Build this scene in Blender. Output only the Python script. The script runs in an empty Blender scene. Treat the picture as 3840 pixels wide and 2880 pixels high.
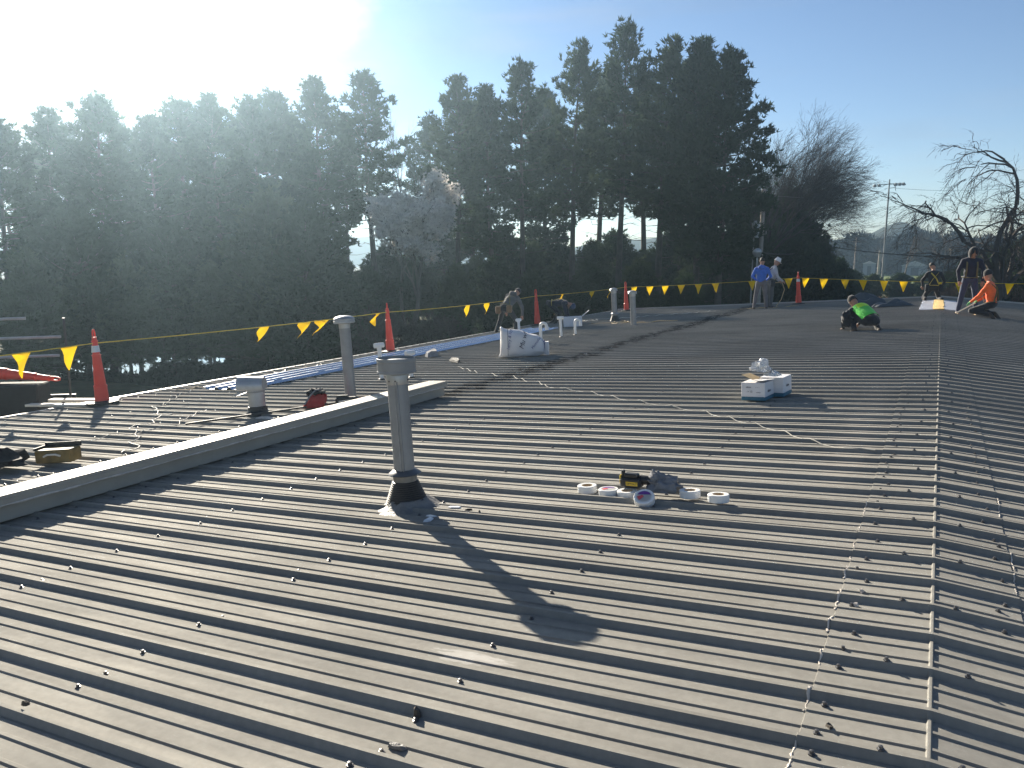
import bpy, math, random
import numpy as np
from math import sin, cos, pi, radians, degrees, atan, atan2, sqrt, hypot
from mathutils import Vector, Matrix, Euler, noise as mnoise

# ------------------------------------------------------------------ camera, sky, sun, exposure
SC = bpy.context.scene
COL = SC.collection
S = 0.07036                    # roof pitch
GZ = -4.2                      # ground level (ridge line is z = 0)
ALPHA = atan(S)
CAM = Vector((-0.082, 0.0, 1.526))

cam_d = bpy.data.cameras.new('camera')
cam_d.sensor_width = 36.0
cam_d.lens = 36.0 * 3000.0 / 3840.0
cam_d.clip_start = 0.05
cam_d.clip_end = 6000.0
cam = bpy.data.objects.new('camera', cam_d)
COL.objects.link(cam)
cam.location = CAM
cam.rotation_euler = Euler((radians(90 - 9.293), 0, radians(27.943)), 'XYZ')
SC.camera = cam

SUN_AZ = radians(-53.3)        # bearing from +Y, clockwise positive
SUN_EL = radians(20.4)
sun_d = bpy.data.lights.new('sun', 'SUN')
sun_d.energy = 5.0
sun_d.angle = radians(0.53)
sun_d.color = (1.0, 0.90, 0.75)
sun = bpy.data.objects.new('sun', sun_d)
COL.objects.link(sun)
sdir = Vector((sin(SUN_AZ) * cos(SUN_EL), cos(SUN_AZ) * cos(SUN_EL), sin(SUN_EL)))
sun.rotation_euler = sdir.to_track_quat('Z', 'Y').to_euler()

world = bpy.data.worlds.new('World')
SC.world = world
world.use_nodes = True
wn = world.node_tree
wn.nodes.clear()
def W(t, **k):
    n = wn.nodes.new(t)
    for a, b in k.items(): setattr(n, a, b)
    return n
def wl(a, b): wn.links.new(a, b)
w_out = W('ShaderNodeOutputWorld'); w_bg = W('ShaderNodeBackground')
w_sky = W('ShaderNodeTexSky', sky_type='NISHITA', sun_disc=False)
w_sky.sun_elevation = SUN_EL; w_sky.sun_rotation = SUN_AZ
w_sky.altitude = 900.0; w_sky.air_density = 0.95; w_sky.dust_density = 0.02; w_sky.ozone_density = 1.6
w_tc = W('ShaderNodeTexCoord')
def vdot(vec, d):
    n = W('ShaderNodeVectorMath', operation='DOT_PRODUCT'); wl(vec, n.inputs[0]); n.inputs[1].default_value = d
    return n.outputs['Value']
def wmath(op, a, b=None, c=None):
    n = W('ShaderNodeMath', operation=op)
    for i, v in enumerate((a, b, c)):
        if v is None: continue
        if isinstance(v, (int, float)): n.inputs[i].default_value = v
        else: wl(v, n.inputs[i])
    return n.outputs[0]
def wsmooth(v, lo, hi):
    n = W('ShaderNodeMapRange', interpolation_type='SMOOTHSTEP')
    wl(v, n.inputs[0]); n.inputs[1].default_value = lo; n.inputs[2].default_value = hi
    return n.outputs[0]
gen = w_tc.outputs['Generated']
w_map = W('ShaderNodeMapping'); wl(gen, w_map.inputs[0]); w_map.inputs['Scale'].default_value = (1.0, 1.0, 1.9)
w_n = W('ShaderNodeTexNoise'); wl(w_map.outputs[0], w_n.inputs['Vector'])
w_n.inputs['Scale'].default_value = 4.6; w_n.inputs['Detail'].default_value = 7.0; w_n.inputs['Roughness'].default_value = 0.56
w_n.inputs['Distortion'].default_value = 0.35
# a bank of bright cloud fills the western sky, with scattered small clouds elsewhere
def dirv(b, e): return (sin(radians(b)) * cos(radians(e)), cos(radians(b)) * cos(radians(e)), sin(radians(e)))
bank = wsmooth(vdot(gen, dirv(-64, 30)), 0.85, 0.95)
dens = wmath('ADD', wmath('MULTIPLY', bank, 0.62), wmath('SUBTRACT', w_n.outputs['Fac'], 0.5))
cl = wsmooth(dens, 0.16, 0.36)
lowc = wsmooth(vdot(gen, (0, 0, 1)), 0.0, 0.10)
cl = wmath('MULTIPLY', cl, lowc)
w_map2 = W('ShaderNodeMapping'); wl(gen, w_map2.inputs[0]); w_map2.inputs['Scale'].default_value = (1.2, 1.2, 9.0); w_map2.inputs['Rotation'].default_value = (0.0, 0.10, 0.3)
w_n2 = W('ShaderNodeTexNoise'); wl(w_map2.outputs[0], w_n2.inputs['Vector']); w_n2.inputs['Scale'].default_value = 2.2; w_n2.inputs['Detail'].default_value = 4.0
wisps = wmath('MULTIPLY', wsmooth(w_n2.outputs['Fac'], 0.46, 0.74), 0.32)
cover = wmath('MINIMUM', wmath('ADD', cl, wisps), 1.0)
w_mix = W('ShaderNodeMix', data_type='RGBA'); wl(wmath('MULTIPLY', cover, 0.90), w_mix.inputs[0])
w_mul = W('ShaderNodeMix', data_type='RGBA', blend_type='MULTIPLY'); w_mul.inputs[0].default_value = 1.0
wl(w_sky.outputs[0], w_mul.inputs[6]); w_mul.inputs[7].default_value = (0.90, 0.92, 0.98, 1)
wl(w_mul.outputs[2], w_mix.inputs[6])
w_n3 = W('ShaderNodeTexNoise'); wl(w_map.outputs[0], w_n3.inputs['Vector']); w_n3.inputs['Scale'].default_value = 9.0; w_n3.inputs['Detail'].default_value = 6.0
w_cc = W('ShaderNodeMix', data_type='RGBA'); wl(wsmooth(wmath('ADD', w_n3.outputs['Fac'], wmath('MULTIPLY', w_n.outputs['Fac'], .6)), 0.55, 1.05), w_cc.inputs[0])
w_cc.inputs[6].default_value = (2.5, 3.0, 3.6, 1); w_cc.inputs[7].default_value = (5.4, 5.3, 5.1, 1)
wl(w_cc.outputs[2], w_mix.inputs[7])
wl(w_mix.outputs[2], w_bg.inputs['Color'])
w_bg.inputs['Strength'].default_value = 0.05
wl(w_bg.outputs[0], w_out.inputs['Surface'])

SC.view_settings.view_transform = 'Standard'
SC.view_settings.look = 'None'
SC.view_settings.gamma = 1.0
SC.view_settings.use_curve_mapping = False
SC.view_settings.exposure = 1.35
SC.cycles.volume_bounces = 0
SC.cycles.max_bounces = 7
SC.cycles.diffuse_bounces = 3
SC.cycles.use_denoising = True
SC.cycles.volume_step_rate = 4.0

# ------------------------------------------------------------------ materials
MATS = {}
def nodes_of(name):
    m = bpy.data.materials.new(name); m.use_nodes = True
    nt = m.node_tree
    b = nt.nodes['Principled BSDF']
    return m, nt, b
def mat(name, col, rough=0.6, metal=0.0, var=0.12, scale=6.0, bump=0.0, bscale=40.0, coord='Object', spec=0.5, trans=0.0, sheen=0.0, alpha=1.0):
    if name in MATS: return MATS[name]
    m, nt, b = nodes_of(name)
    N = nt.nodes.new; L = nt.links.new
    tc = N('ShaderNodeTexCoord')
    nz = N('ShaderNodeTexNoise'); nz.inputs['Scale'].default_value = scale; nz.inputs['Detail'].default_value = 5.0
    L(tc.outputs[coord], nz.inputs['Vector'])
    mr = N('ShaderNodeMapRange'); L(nz.outputs['Fac'], mr.inputs[0]); mr.inputs[1].default_value = 0.25; mr.inputs[2].default_value = 0.75
    mr.inputs[3].default_value = 1.0 - var; mr.inputs[4].default_value = 1.0 + var
    mx = N('ShaderNodeMix'); mx.data_type = 'RGBA'; mx.blend_type = 'MULTIPLY'; mx.inputs[0].default_value = 1.0
    mx.inputs[6].default_value = (*col, 1); L(mr.outputs[0], mx.inputs[7])
    L(mx.outputs[2], b.inputs['Base Color'])
    b.inputs['Roughness'].default_value = rough; b.inputs['Metallic'].default_value = metal
    b.inputs['Specular IOR Level'].default_value = spec
    if trans: b.inputs['Transmission Weight'].default_value = trans
    if sheen: b.inputs['Sheen Weight'].default_value = sheen
    if alpha < 1: b.inputs['Alpha'].default_value = alpha
    if bump:
        n2 = N('ShaderNodeTexNoise'); n2.inputs['Scale'].default_value = bscale; n2.inputs['Detail'].default_value = 4.0
        L(tc.outputs[coord], n2.inputs['Vector'])
        bp = N('ShaderNodeBump'); bp.inputs['Strength'].default_value = bump; bp.inputs['Distance'].default_value = 0.02
        L(n2.outputs['Fac'], bp.inputs['Height']); L(bp.outputs[0], b.inputs['Normal'])
    MATS[name] = m
    return m
def leaf_mat(name, col, tr=0.35, var=0.35, scale=0.7):
    m = bpy.data.materials.new(name); m.use_nodes = True
    nt = m.node_tree; nt.nodes.clear()
    N = nt.nodes.new; L = nt.links.new
    o = N('ShaderNodeOutputMaterial'); d = N('ShaderNodeBsdfDiffuse'); t = N('ShaderNodeBsdfTranslucent'); mix = N('ShaderNodeMixShader')
    tc = N('ShaderNodeTexCoord'); nz = N('ShaderNodeTexNoise'); nz.inputs['Scale'].default_value = scale; nz.inputs['Detail'].default_value = 3
    L(tc.outputs['Object'], nz.inputs['Vector'])
    mr = N('ShaderNodeMapRange'); L(nz.outputs['Fac'], mr.inputs[0]); mr.inputs[1].default_value = 0.3; mr.inputs[2].default_value = 0.7
    mr.inputs[3].default_value = 1 - var; mr.inputs[4].default_value = 1 + var
    mx = N('ShaderNodeMix'); mx.data_type = 'RGBA'; mx.blend_type = 'MULTIPLY'; mx.inputs[0].default_value = 1
    mx.inputs[6].default_value = (*col, 1); L(mr.outputs[0], mx.inputs[7])
    L(mx.outputs[2], d.inputs[0]); L(mx.outputs[2], t.inputs[0]); mix.inputs[0].default_value = tr
    L(d.outputs[0], mix.inputs[1]); L(t.outputs[0], mix.inputs[2]); L(mix.outputs[0], o.inputs[0])
    MATS[name] = m
    return m

def roof_material():
    m, nt, b = nodes_of('painted_roof_metal')
    N = nt.nodes.new; L = nt.links.new
    geo = N('ShaderNodeNewGeometry')
    P = geo.outputs['Position']
    def noise(scale, sc=(1, 1, 1), detail=5, rough=0.55, dist=0.0):
        mp = N('ShaderNodeMapping'); L(P, mp.inputs[0]); mp.inputs['Scale'].default_value = sc
        n = N('ShaderNodeTexNoise'); L(mp.outputs[0], n.inputs['Vector']); n.inputs['Scale'].default_value = scale
        n.inputs['Detail'].default_value = detail; n.inputs['Roughness'].default_value = rough; n.inputs['Distortion'].default_value = dist
        return n.outputs['Fac']
    def rng(v, a, b_, c, d, sm=True):
        n = N('ShaderNodeMapRange'); n.interpolation_type = 'SMOOTHSTEP' if sm else 'LINEAR'
        L(v, n.inputs[0])
        for i, q in enumerate((a, b_, c, d)): n.inputs[i + 1].default_value = q
        return n.outputs[0]
    def mth(op, a, b_=None):
        n = N('ShaderNodeMath'); n.operation = op
        for i, v in enumerate((a, b_)):
            if v is None: continue
            if isinstance(v, (int, float)): n.inputs[i].default_value = v
            else: L(v, n.inputs[i])
        return n.outputs[0]
    def mixc(f, a, b_, blend='MIX'):
        n = N('ShaderNodeMix'); n.data_type = 'RGBA'; n.blend_type = blend
        if isinstance(f, (int, float)): n.inputs[0].default_value = f
        else: L(f, n.inputs[0])
        for i, v in ((6, a), (7, b_)):
            if isinstance(v, tuple): n.inputs[i].default_value = (*v, 1)
            else: L(v, n.inputs[i])
        return n.outputs[2]
    sep = N('ShaderNodeSeparateXYZ'); L(P, sep.inputs[0])
    X, Y = sep.outputs[0], sep.outputs[1]
    broad = noise(0.45, (1, 1, 1), 4)
    streak = noise(2.0, (0.35, 6.0, 1.0), 4)
    fine = noise(26.0, (1, 1, 1), 5, 0.65)
    v = mth('MULTIPLY', rng(broad, .3, .7, .90, 1.10), rng(streak, .3, .7, .93, 1.07))
    v = mth('MULTIPLY', v, rng(fine, .3, .7, .94, 1.06))
    c = mixc(1.0, (0.288, 0.280, 0.256), v, 'MULTIPLY')
    # chalky scuffs and scratches, foot traffic
    sc = mth('MULTIPLY', rng(noise(9.0, (0.6, 2.2, 1), 6, 0.7, 0.6), .66, .74, 0, 1), rng(noise(1.1, (1, 1, 1), 3), .52, .66, 0, 0.6))
    c = mixc(sc, c, (0.50, 0.49, 0.46))
    # rusty/brown dirt specks
    sp = rng(noise(60.0, (1, 1, 1), 2), .76, .80, 0, 0.55)
    c = mixc(sp, c, (0.10, 0.085, 0.07))
    # old black sealant smeared along the panel lap
    lapx = mth('ABSOLUTE', mth('ADD', X, 6.05))
    tar = mth('MULTIPLY', rng(mth('ADD', lapx, mth('MULTIPLY', mth('SUBTRACT', noise(3.0, (1.0, 1.6, 1), 6, .65), 0.5), 1.5)), .05, .42, 1, 0), rng(Y, 8.6, 9.4, 0, 1))
    tar = mth('MULTIPLY', tar, rng(noise(7.0, (0.7, 2.0, 1), 4, .6), .38, .52, 0.15, 1))
    c = mixc(mth('MULTIPLY', tar, .8), c, (0.030, 0.030, 0.033))
    tarw = mth('MULTIPLY', rng(lapx, .02, .14, 1, 0), mth('MULTIPLY', rng(noise(14.0, (1, 1, 1), 4, .7), .60, .66, 0, .8), rng(Y, 8.8, 9.4, 0, 1)))
    c = mixc(tarw, c, (0.5, 0.48, 0.45))
    # pale dusty wear beside the ridge cap
    dx = mth('ABSOLUTE', mth('ADD', X, 0.62))
    dust = mth('MULTIPLY', rng(mth('ADD', dx, mth('MULTIPLY', mth('SUBTRACT', noise(5.0, (1, .6, 1), 4), .5), .5)), .03, .20, .26, 0), mth('MULTIPLY', rng(Y, 5.2, 6.2, 0, 1), rng(Y, 7.4, 12.0, 1, 0)))
    c = mixc(dust, c, (0.48, 0.44, 0.39))
    # two brushed-on sealer patches
    for (px, py, rx, ry) in ((-1.66, 2.63, .17, .055), (-3.10, 4.60, .5, .16)):
        ex = mth('MULTIPLY', mth('SUBTRACT', X, px), 1 / rx); ey = mth('MULTIPLY', mth('SUBTRACT', Y, py), 1 / ry)
        rr = mth('SQRT', mth('ADD', mth('MULTIPLY', ex, ex), mth('MULTIPLY', ey, ey)))
        rr = mth('ADD', rr, mth('MULTIPLY', mth('SUBTRACT', noise(22.0, (.4, 1.6, 1), 6, .75), .5), 2.6))
        c = mixc(rng(rr, .7, 1.1, .45 if py < 3 else .4, 0), c, (0.58, 0.57, 0.55) if py < 3 else (0.33, 0.32, 0.30))
    L(c, b.inputs['Base Color'])
    L(mth('ADD', rng(noise(3.0, (0.5, 2.5, 1), 5, .6), .3, .7, .86, .95), mth('MULTIPLY', sc, .2)), b.inputs['Roughness'])
    b.inputs['Specular IOR Level'].default_value = 0.035
    b.inputs['Metallic'].default_value = 0.50
    hgt = mth('ADD', mth('MULTIPLY', noise(1.6, (0.35, 2.2, 1), 2), 1.0), mth('MULTIPLY', fine, 0.03))
    bp = N('ShaderNodeBump'); bp.inputs['Strength'].default_value = 0.35; bp.inputs['Distance'].default_value = 0.012
    L(hgt, bp.inputs['Height']); L(bp.outputs[0], b.inputs['Normal'])
    MATS['roof'] = m
    return m
M_roof = roof_material()
M_curb = mat('curb_paint', (0.36, 0.325, 0.27), .5, 0, .10, 4, .1, 30)
M_vent = mat('vent_grey', (0.25, 0.255, 0.26), .42, .25, .16, 7, .06, 40)
M_ventlight = mat('vent_bare_metal', (0.42, 0.41, 0.40), .35, .6, .14, 9, .05, 40)
M_galv = mat('galvanised_steel', (0.64, 0.69, 0.78), .24, .92, .08, 3, .04, 20)
M_dullgalv = mat('weathered_galvanised', (0.40, 0.41, 0.42), .45, .6, .16, 8, .08, 30)
M_rubber = mat('black_rubber', (0.018, 0.018, 0.02), .55, 0, .2, 12, .1, 60)
M_sealant = mat('grey_sealant', (0.16, 0.155, 0.15), .55, 0, .3, 10, .5, 45)
M_pale = mat('pale_sealant', (0.55, 0.50, 0.44), .7, 0, .25, 20, .4, 60)
M_white = mat('white_plastic', (0.74, 0.74, 0.73), .4, 0, .06, 8)
M_pvc = mat('white_pvc', (0.70, 0.71, 0.71), .38, 0, .08, 10, .03, 40)
M_cone = mat('orange_cone_plastic', (0.70, 0.05, 0.025), .48, 0, .10, 6, .03, 30)
M_refl = mat('reflective_band', (0.55, 0.56, 0.58), .3, .3, .08, 30)
M_flag = None
M_rope = mat('yellow_rope', (0.62, 0.47, 0.06), .7, 0, .2, 40)
M_tan = mat('tan_rope', (0.46, 0.34, 0.19), .8, 0, .25, 30, .3, 90)
M_wcord = mat('white_cord', (0.50, 0.48, 0.42), .6, 0, .1, 20)
M_bcord = mat('black_cord', (0.015, 0.015, 0.016), .5)
M_screw = mat('screw_steel', (0.12, 0.12, 0.125), .4, .6, .2, 30)
M_wood = mat('pole_wood', (0.36, 0.32, 0.28), .85, 0, .25, 5, .4, 20)
M_bark = mat('bark', (0.075, 0.062, 0.052), .95, 0, .35, 3, .6, 8)
M_barkl = mat('pale_bark', (0.13, 0.108, 0.092), .95, 0, .3, 3, .5, 8)
M_card = mat('cardboard', (0.52, 0.38, 0.20), .8, 0, .1, 8)
M_cartonw = mat('white_carton', (0.66, 0.66, 0.68), .6, 0, .05, 8)
M_ink = mat('dark_ink', (0.02, 0.025, 0.05), .7, 0, .1, 20)
M_blueink = mat('blue_ink', (0.04, 0.05, 0.20), .7, 0, .1, 20)
M_teal = mat('carton_teal', (0.03, 0.13, 0.20), .6, 0, .1, 10)
M_sack = mat('woven_poly', (0.66, 0.65, 0.66), .55, 0, .10, 3, .35, 9)
M_film = mat('clear_film', (0.80, 0.82, 0.84), .22, 0, .15, 12, .8, 18, trans=.45)
M_darkplast = mat('dark_plastic', (0.02, 0.021, 0.023), .4, 0, .2, 12)
M_yellow = mat('tool_yellow', (0.68, 0.46, 0.03), .45, 0, .1, 12)
M_red = mat('red_canvas', (0.38, 0.035, 0.03), .8, 0, .25, 12, .4, 50)
M_black = mat('black_canvas', (0.014, 0.014, 0.016), .8, 0, .3, 12, .4, 50)
M_rag = mat('grey_rag', (0.20, 0.205, 0.22), .9, 0, .2, 12, .5, 40)
M_tarp = mat('dark_tarp', (0.055, 0.07, 0.085), .5, 0, .2, 4, .4, 8)
M_purple = mat('purple_print', (0.13, 0.03, 0.26), .5, 0, .08, 20)
M_redprint = mat('red_print', (0.60, 0.07, 0.09), .5, 0, .08, 20)
M_kraft = mat('tape_core', (0.50, 0.40, 0.27), .8, 0, .1, 20)
M_ply = mat('pale_board', (0.72, 0.66, 0.55), .6, 0, .12, 5)
M_insul = mat('yellow_insulation', (0.66, 0.46, 0.17), .9, 0, .15, 8, .5, 30)
M_filmg = mat('grey_vapour_film', (0.36, 0.37, 0.42), .4, 0, .15, 5, .3, 12)
M_wall = mat('wall_siding', (0.45, 0.42, 0.36), .6, 0, .06, 2)
M_glass = mat('dark_glass', (0.02, 0.03, 0.035), .08, 0, .05, 4)
M_carpaint = mat('grey_car_paint', (0.10, 0.11, 0.125), .28, .3, .05, 3)
M_carwhite = mat('silver_car_paint', (0.48, 0.50, 0.52), .28, .4, .05, 3)
M_tyre = mat('tyre', (0.012, 0.012, 0.012), .8)
M_steel = mat('pole_steel', (0.07, 0.068, 0.066), .6, .1, .1, 6)
M_debris = mat('brown_debris', (0.085, 0.07, 0.055), .9, 0, .3, 20, .6, 60)

# ------------------------------------------------------------------ mesh helpers
class MB:
    def __init__(self): self.v = []; self.f = []; self.m = []
    def add(self, vs, fs, mi=0, M=None):
        o = len(self.v)
        if M is not None: vs = [M @ Vector(q) for q in vs]
        self.v += [tuple(q) for q in vs]
        self.f += [tuple(i + o for i in f) for f in fs]
        self.m += [mi] * len(fs)
        return self
    def box(self, c, s, mi=0, M=None, bev=0.0):
        x, y, z = c; a, b, d = s[0] / 2, s[1] / 2, s[2] / 2
        if bev <= 0:
            vs = [(x + i * a, y + j * b, z + k * d) for k in (-1, 1) for j in (-1, 1) for i in (-1, 1)]
            fs = [(0, 2, 3, 1), (4, 5, 7, 6), (0, 1, 5, 4), (2, 6, 7, 3), (0, 4, 6, 2), (1, 3, 7, 5)]
            return self.add(vs, fs, mi, M)
        e = min(bev, a * .49, b * .49, d * .49)
        ring = lambda r, q: [(x + (a - r) , y - (b - e)), (x + (a - r), y + (b - e)), (x + (a - e), y + (b - r)), (x - (a - e), y + (b - r)), (x - (a - r), y + (b - e)), (x - (a - r), y - (b - e)), (x - (a - e), y - (b - r)), (x + (a - e), y - (b - r))]
        vs = []
        for zz, r in ((-d, e), (-d + e, 0), (d - e, 0), (d, e)):
            vs += [(px, py, z + zz) for px, py in ring(r, 0)]
        fs = [tuple(range(7, -1, -1)), tuple(range(24, 32))]
        for k in range(3):
            for i in range(8):
                j = (i + 1) % 8
                fs.append((k * 8 + i, k * 8 + j, k * 8 + 8 + j, k * 8 + 8 + i))
        return self.add(vs, fs, mi, M)
    def tube(self, pts, r, n=8, mi=0, M=None, cap=True, sy=1.0):
        pts = [Vector(p) for p in pts]; k = len(pts)
        rs = r if isinstance(r, (list, tuple)) else [r] * k
        vs = []; fs = []
        up = None
        for i, p in enumerate(pts):
            d = (pts[min(i + 1, k - 1)] - pts[max(i - 1, 0)])
            if d.length < 1e-9: d = Vector((0, 0, 1))
            d.normalize()
            if up is None:
                up = Vector((0, 0, 1)) if abs(d.z) < .9 else Vector((0, 1, 0))
            u = d.cross(up)
            if u.length < 1e-6: u = d.cross(Vector((1, 0, 0)))
            u.normalize(); w = u.cross(d).normalized(); up = w
            for a in range(n):
                t = 2 * pi * a / n
                vs.append(p + (u * cos(t) + w * sin(t) * sy) * rs[i])
        for i in range(k - 1):
            for a in range(n):
                b = (a + 1) % n
                fs.append((i * n + a, i * n + b, (i + 1) * n + b, (i + 1) * n + a))
        if cap:
            fs.append(tuple(range(n - 1, -1, -1))); fs.append(tuple((k - 1) * n + a for a in range(n)))
        return self.add(vs, fs, mi, M)
    def lathe(self, prof, n=24, mi=0, M=None, closed=False, wob=0.0, seed=0):
        vs = []; fs = []; k = len(prof)
        rnd = random.Random(seed)
        for (r, z) in prof:
            for a in range(n):
                t = 2 * pi * a / n
                q = r * (1 + (wob * (mnoise.noise(Vector((cos(t) * 1.7 + seed, sin(t) * 1.7, z * 9)))) if wob else 0))
                vs.append((q * cos(t), q * sin(t), z))
        for i in range(k - 1):
            for a in range(n):
                b = (a + 1) % n
                fs.append((i * n + a, i * n + b, (i + 1) * n + b, (i + 1) * n + a))
        if prof[0][0] > 1e-6 and not closed: fs.append(tuple(range(n - 1, -1, -1)))
        if prof[-1][0] > 1e-6 and not closed: fs.append(tuple((k - 1) * n + a for a in range(n)))
        if closed:
            for a in range(n):
                b = (a + 1) % n
                fs.append(((k - 1) * n + a, (k - 1) * n + b, b, a))
        return self.add(vs, fs, mi, M)
    def prism(self, poly, z0, z1, mi=0, M=None):
        n = len(poly)
        vs = [(x, y, z0) for x, y in poly] + [(x, y, z1) for x, y in poly]
        fs = [tuple(range(n - 1, -1, -1)), tuple(range(n, 2 * n))] + [(i, (i + 1) % n, n + (i + 1) % n, n + i) for i in range(n)]
        return self.add(vs, fs, mi, M)
    def blob(self, c, r, mi=0, M=None, n=10, m=7, amp=.25, seed=0, fr=1.6, flat=None):
        vs = []; fs = []
        for i in range(m + 1):
            ph = pi * i / m
            for a in range(n):
                t = 2 * pi * a / n
                d = Vector((sin(ph) * cos(t), sin(ph) * sin(t), cos(ph)))
                q = 1 + amp * mnoise.noise(d * fr + Vector((seed * 3.1, seed * 1.7, 0)))
                p = Vector((d.x * r[0] * q, d.y * r[1] * q, d.z * r[2] * q))
                if flat is not None and p.z < flat: p.z = flat
                vs.append(p + Vector(c))
        for i in range(m):
            for a in range(n):
                b = (a + 1) % n
                fs.append((i * n + a, (i + 1) * n + a, (i + 1) * n + b, i * n + b))
        return self.add(vs, fs, mi, M)
    def mesh(self, name, mats, smooth=True, ang=38):
        me = bpy.data.meshes.new(name)
        me.from_pydata(self.v, [], self.f)
        for m in (mats if isinstance(mats, (list, tuple)) else [mats]): me.materials.append(m)
        if any(self.m): me.polygons.foreach_set('material_index', self.m)
        if smooth:
            me.polygons.foreach_set('use_smooth', [True] * len(me.polygons))
            me.set_sharp_from_angle(angle=radians(ang))
        me.update()
        return me
    def build(self, name, mats, parent=None, smooth=True, ang=38, loc=None):
        return link(name, self.mesh(name, mats, smooth, ang), parent, loc)
def link(name, data, parent=None, loc=None):
    o = bpy.data.objects.new(name, data); COL.objects.link(o)
    if parent is not None: o.parent = parent
    if loc is not None: o.location = loc
    return o
def tag(o, label=None, cat=None, group=None, kind=None):
    if label: o['label'] = label
    if cat: o['category'] = cat
    if group: o['group'] = group
    if kind: o['kind'] = kind
    return o
def thing(name, label, cat, loc=(0, 0, 0), rot=(0, 0, 0), group=None, scale=None):
    o = link(name, None, None, loc)
    o.empty_display_size = .2
    o.rotation_euler = rot
    if scale: o.scale = scale
    return tag(o, label, cat, group)
def roofz(x, off=0.0): return -S * abs(x) + off
RIB = 0.028
def onroof(x, y, off=RIB): return (x, y, roofz(x, off))
def roofrot(x, rz=0.0):
    a = -ALPHA if x < 0 else ALPHA
    return (Matrix.Rotation(a, 3, 'Y') @ Matrix.Rotation(rz, 3, 'Z')).to_euler()
def text_mesh(txt, size, mat_, depth=0.0006, shear=0.0):
    cu = bpy.data.curves.new('t', 'FONT'); cu.body = txt; cu.size = size; cu.extrude = depth; cu.shear = shear
    cu.align_x = 'CENTER'; cu.align_y = 'CENTER'; cu.resolution_u = 3
    o = bpy.data.objects.new('t', cu); COL.objects.link(o)
    dg = bpy.context.evaluated_depsgraph_get()
    me = bpy.data.meshes.new_from_object(o.evaluated_get(dg))
    bpy.data.objects.remove(o); me.materials.clear(); me.materials.append(mat_)
    return me
def polar(b, d): return (CAM.x + sin(radians(b)) * d, cos(radians(b)) * d)
ORD = ['first', 'second', 'third', 'fourth', 'fifth', 'sixth', 'seventh', 'eighth', 'ninth', 'tenth', 'eleventh', 'twelfth', 'thirteenth', 'fourteenth', 'fifteenth', 'sixteenth', 'seventeenth', 'eighteenth']

# ------------------------------------------------------------------ the setting
def ground_material():
    m, nt, b = nodes_of('ground')
    N = nt.nodes.new; L = nt.links.new
    g = N('ShaderNodeNewGeometry')
    def noise(s, d=5, r=.6):
        n = N('ShaderNodeTexNoise'); L(g.outputs['Position'], n.inputs['Vector']); n.inputs['Scale'].default_value = s; n.inputs['Detail'].default_value = d; n.inputs['Roughness'].default_value = r
        return n.outputs['Fac']
    r1 = N('ShaderNodeValToRGB'); L(noise(.07), r1.inputs[0])
    e = r1.color_ramp.elements
    e[0].position = .36; e[0].color = (.050, .060, .022, 1); e[1].position = .66; e[1].color = (.095, .072, .045, 1)
    r2 = N('ShaderNodeMapRange'); L(noise(1.7), r2.inputs[0]); r2.inputs[1].default_value = .3; r2.inputs[2].default_value = .7; r2.inputs[3].default_value = .7; r2.inputs[4].default_value = 1.3
    mx = N('ShaderNodeMix'); mx.data_type = 'RGBA'; mx.blend_type = 'MULTIPLY'; mx.inputs[0].default_value = 1
    L(r1.outputs[0], mx.inputs[6]); L(r2.outputs[0], mx.inputs[7]); L(mx.outputs[2], b.inputs['Base Color'])
    b.inputs['Roughness'].default_value = .95; b.inputs['Specular IOR Level'].default_value = .15
    bp = N('ShaderNodeBump'); bp.inputs['Strength'].default_value = .6; bp.inputs['Distance'].default_value = .1
    L(noise(6, 4), bp.inputs['Height']); L(bp.outputs[0], b.inputs['Normal'])
    return m
R0 = 1400.0
g = MB(); g.add([(-R0, -300, GZ), (R0, -300, GZ), (R0, R0, GZ), (-R0, R0, GZ)], [(0, 1, 2, 3)])
tag(g.build('ground', ground_material(), smooth=False), kind='structure')
def sheet(name, pts, z, m):
    b = MB(); b.add([(x, y, z) for x, y in pts], [tuple(range(len(pts)))])
    return tag(b.build(name, m, smooth=False), kind='structure')
M_field = mat('field_grass', (0.13, 0.17, 0.050), .95, 0, .25, .08, 0, coord='Object', spec=.1)
M_dirt = mat('red_dirt', (0.17, 0.085, 0.055), .95, 0, .25, .3, 0, spec=.1)
M_asph = mat('asphalt', (0.05, 0.05, 0.052), .8, 0, .2, .8, .3, 12)
sheet('ball_field', [(-60, 150), (70, 150), (100, 300), (-80, 300)], GZ + .004, M_field)
sheet('dirt_track', [(-30, 98), (40, 92), (44, 112), (-32, 120)], GZ + .004, M_dirt)
sheet('parking_lot', [(-27, -20), (-13.5, -20), (-13.5, 44), (-24, 44)], GZ + .004, M_asph)
def rag_poly(cx, cy, rx, ry, n, seed, amp=.25):
    rnd = random.Random(seed)
    return [(cx + rx * cos(2 * pi * i / n) * (1 + amp * (rnd.random() - .5)), cy + ry * sin(2 * pi * i / n) * (1 + amp * (rnd.random() - .5))) for i in range(n)]
mw, ntw, bw = nodes_of('pond_water')
bw.inputs['Base Color'].default_value = (.012, .016, .016, 1); bw.inputs['Roughness'].default_value = .04; bw.inputs['IOR'].default_value = 1.33
_n = ntw.nodes.new('ShaderNodeTexNoise'); _n.inputs['Scale'].default_value = 5.0; _b = ntw.nodes.new('ShaderNodeBump'); _b.inputs['Strength'].default_value = .06; _b.inputs['Distance'].default_value = .02
ntw.links.new(_n.outputs['Fac'], _b.inputs['Height']); ntw.links.new(_b.outputs[0], bw.inputs['Normal'])
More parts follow.
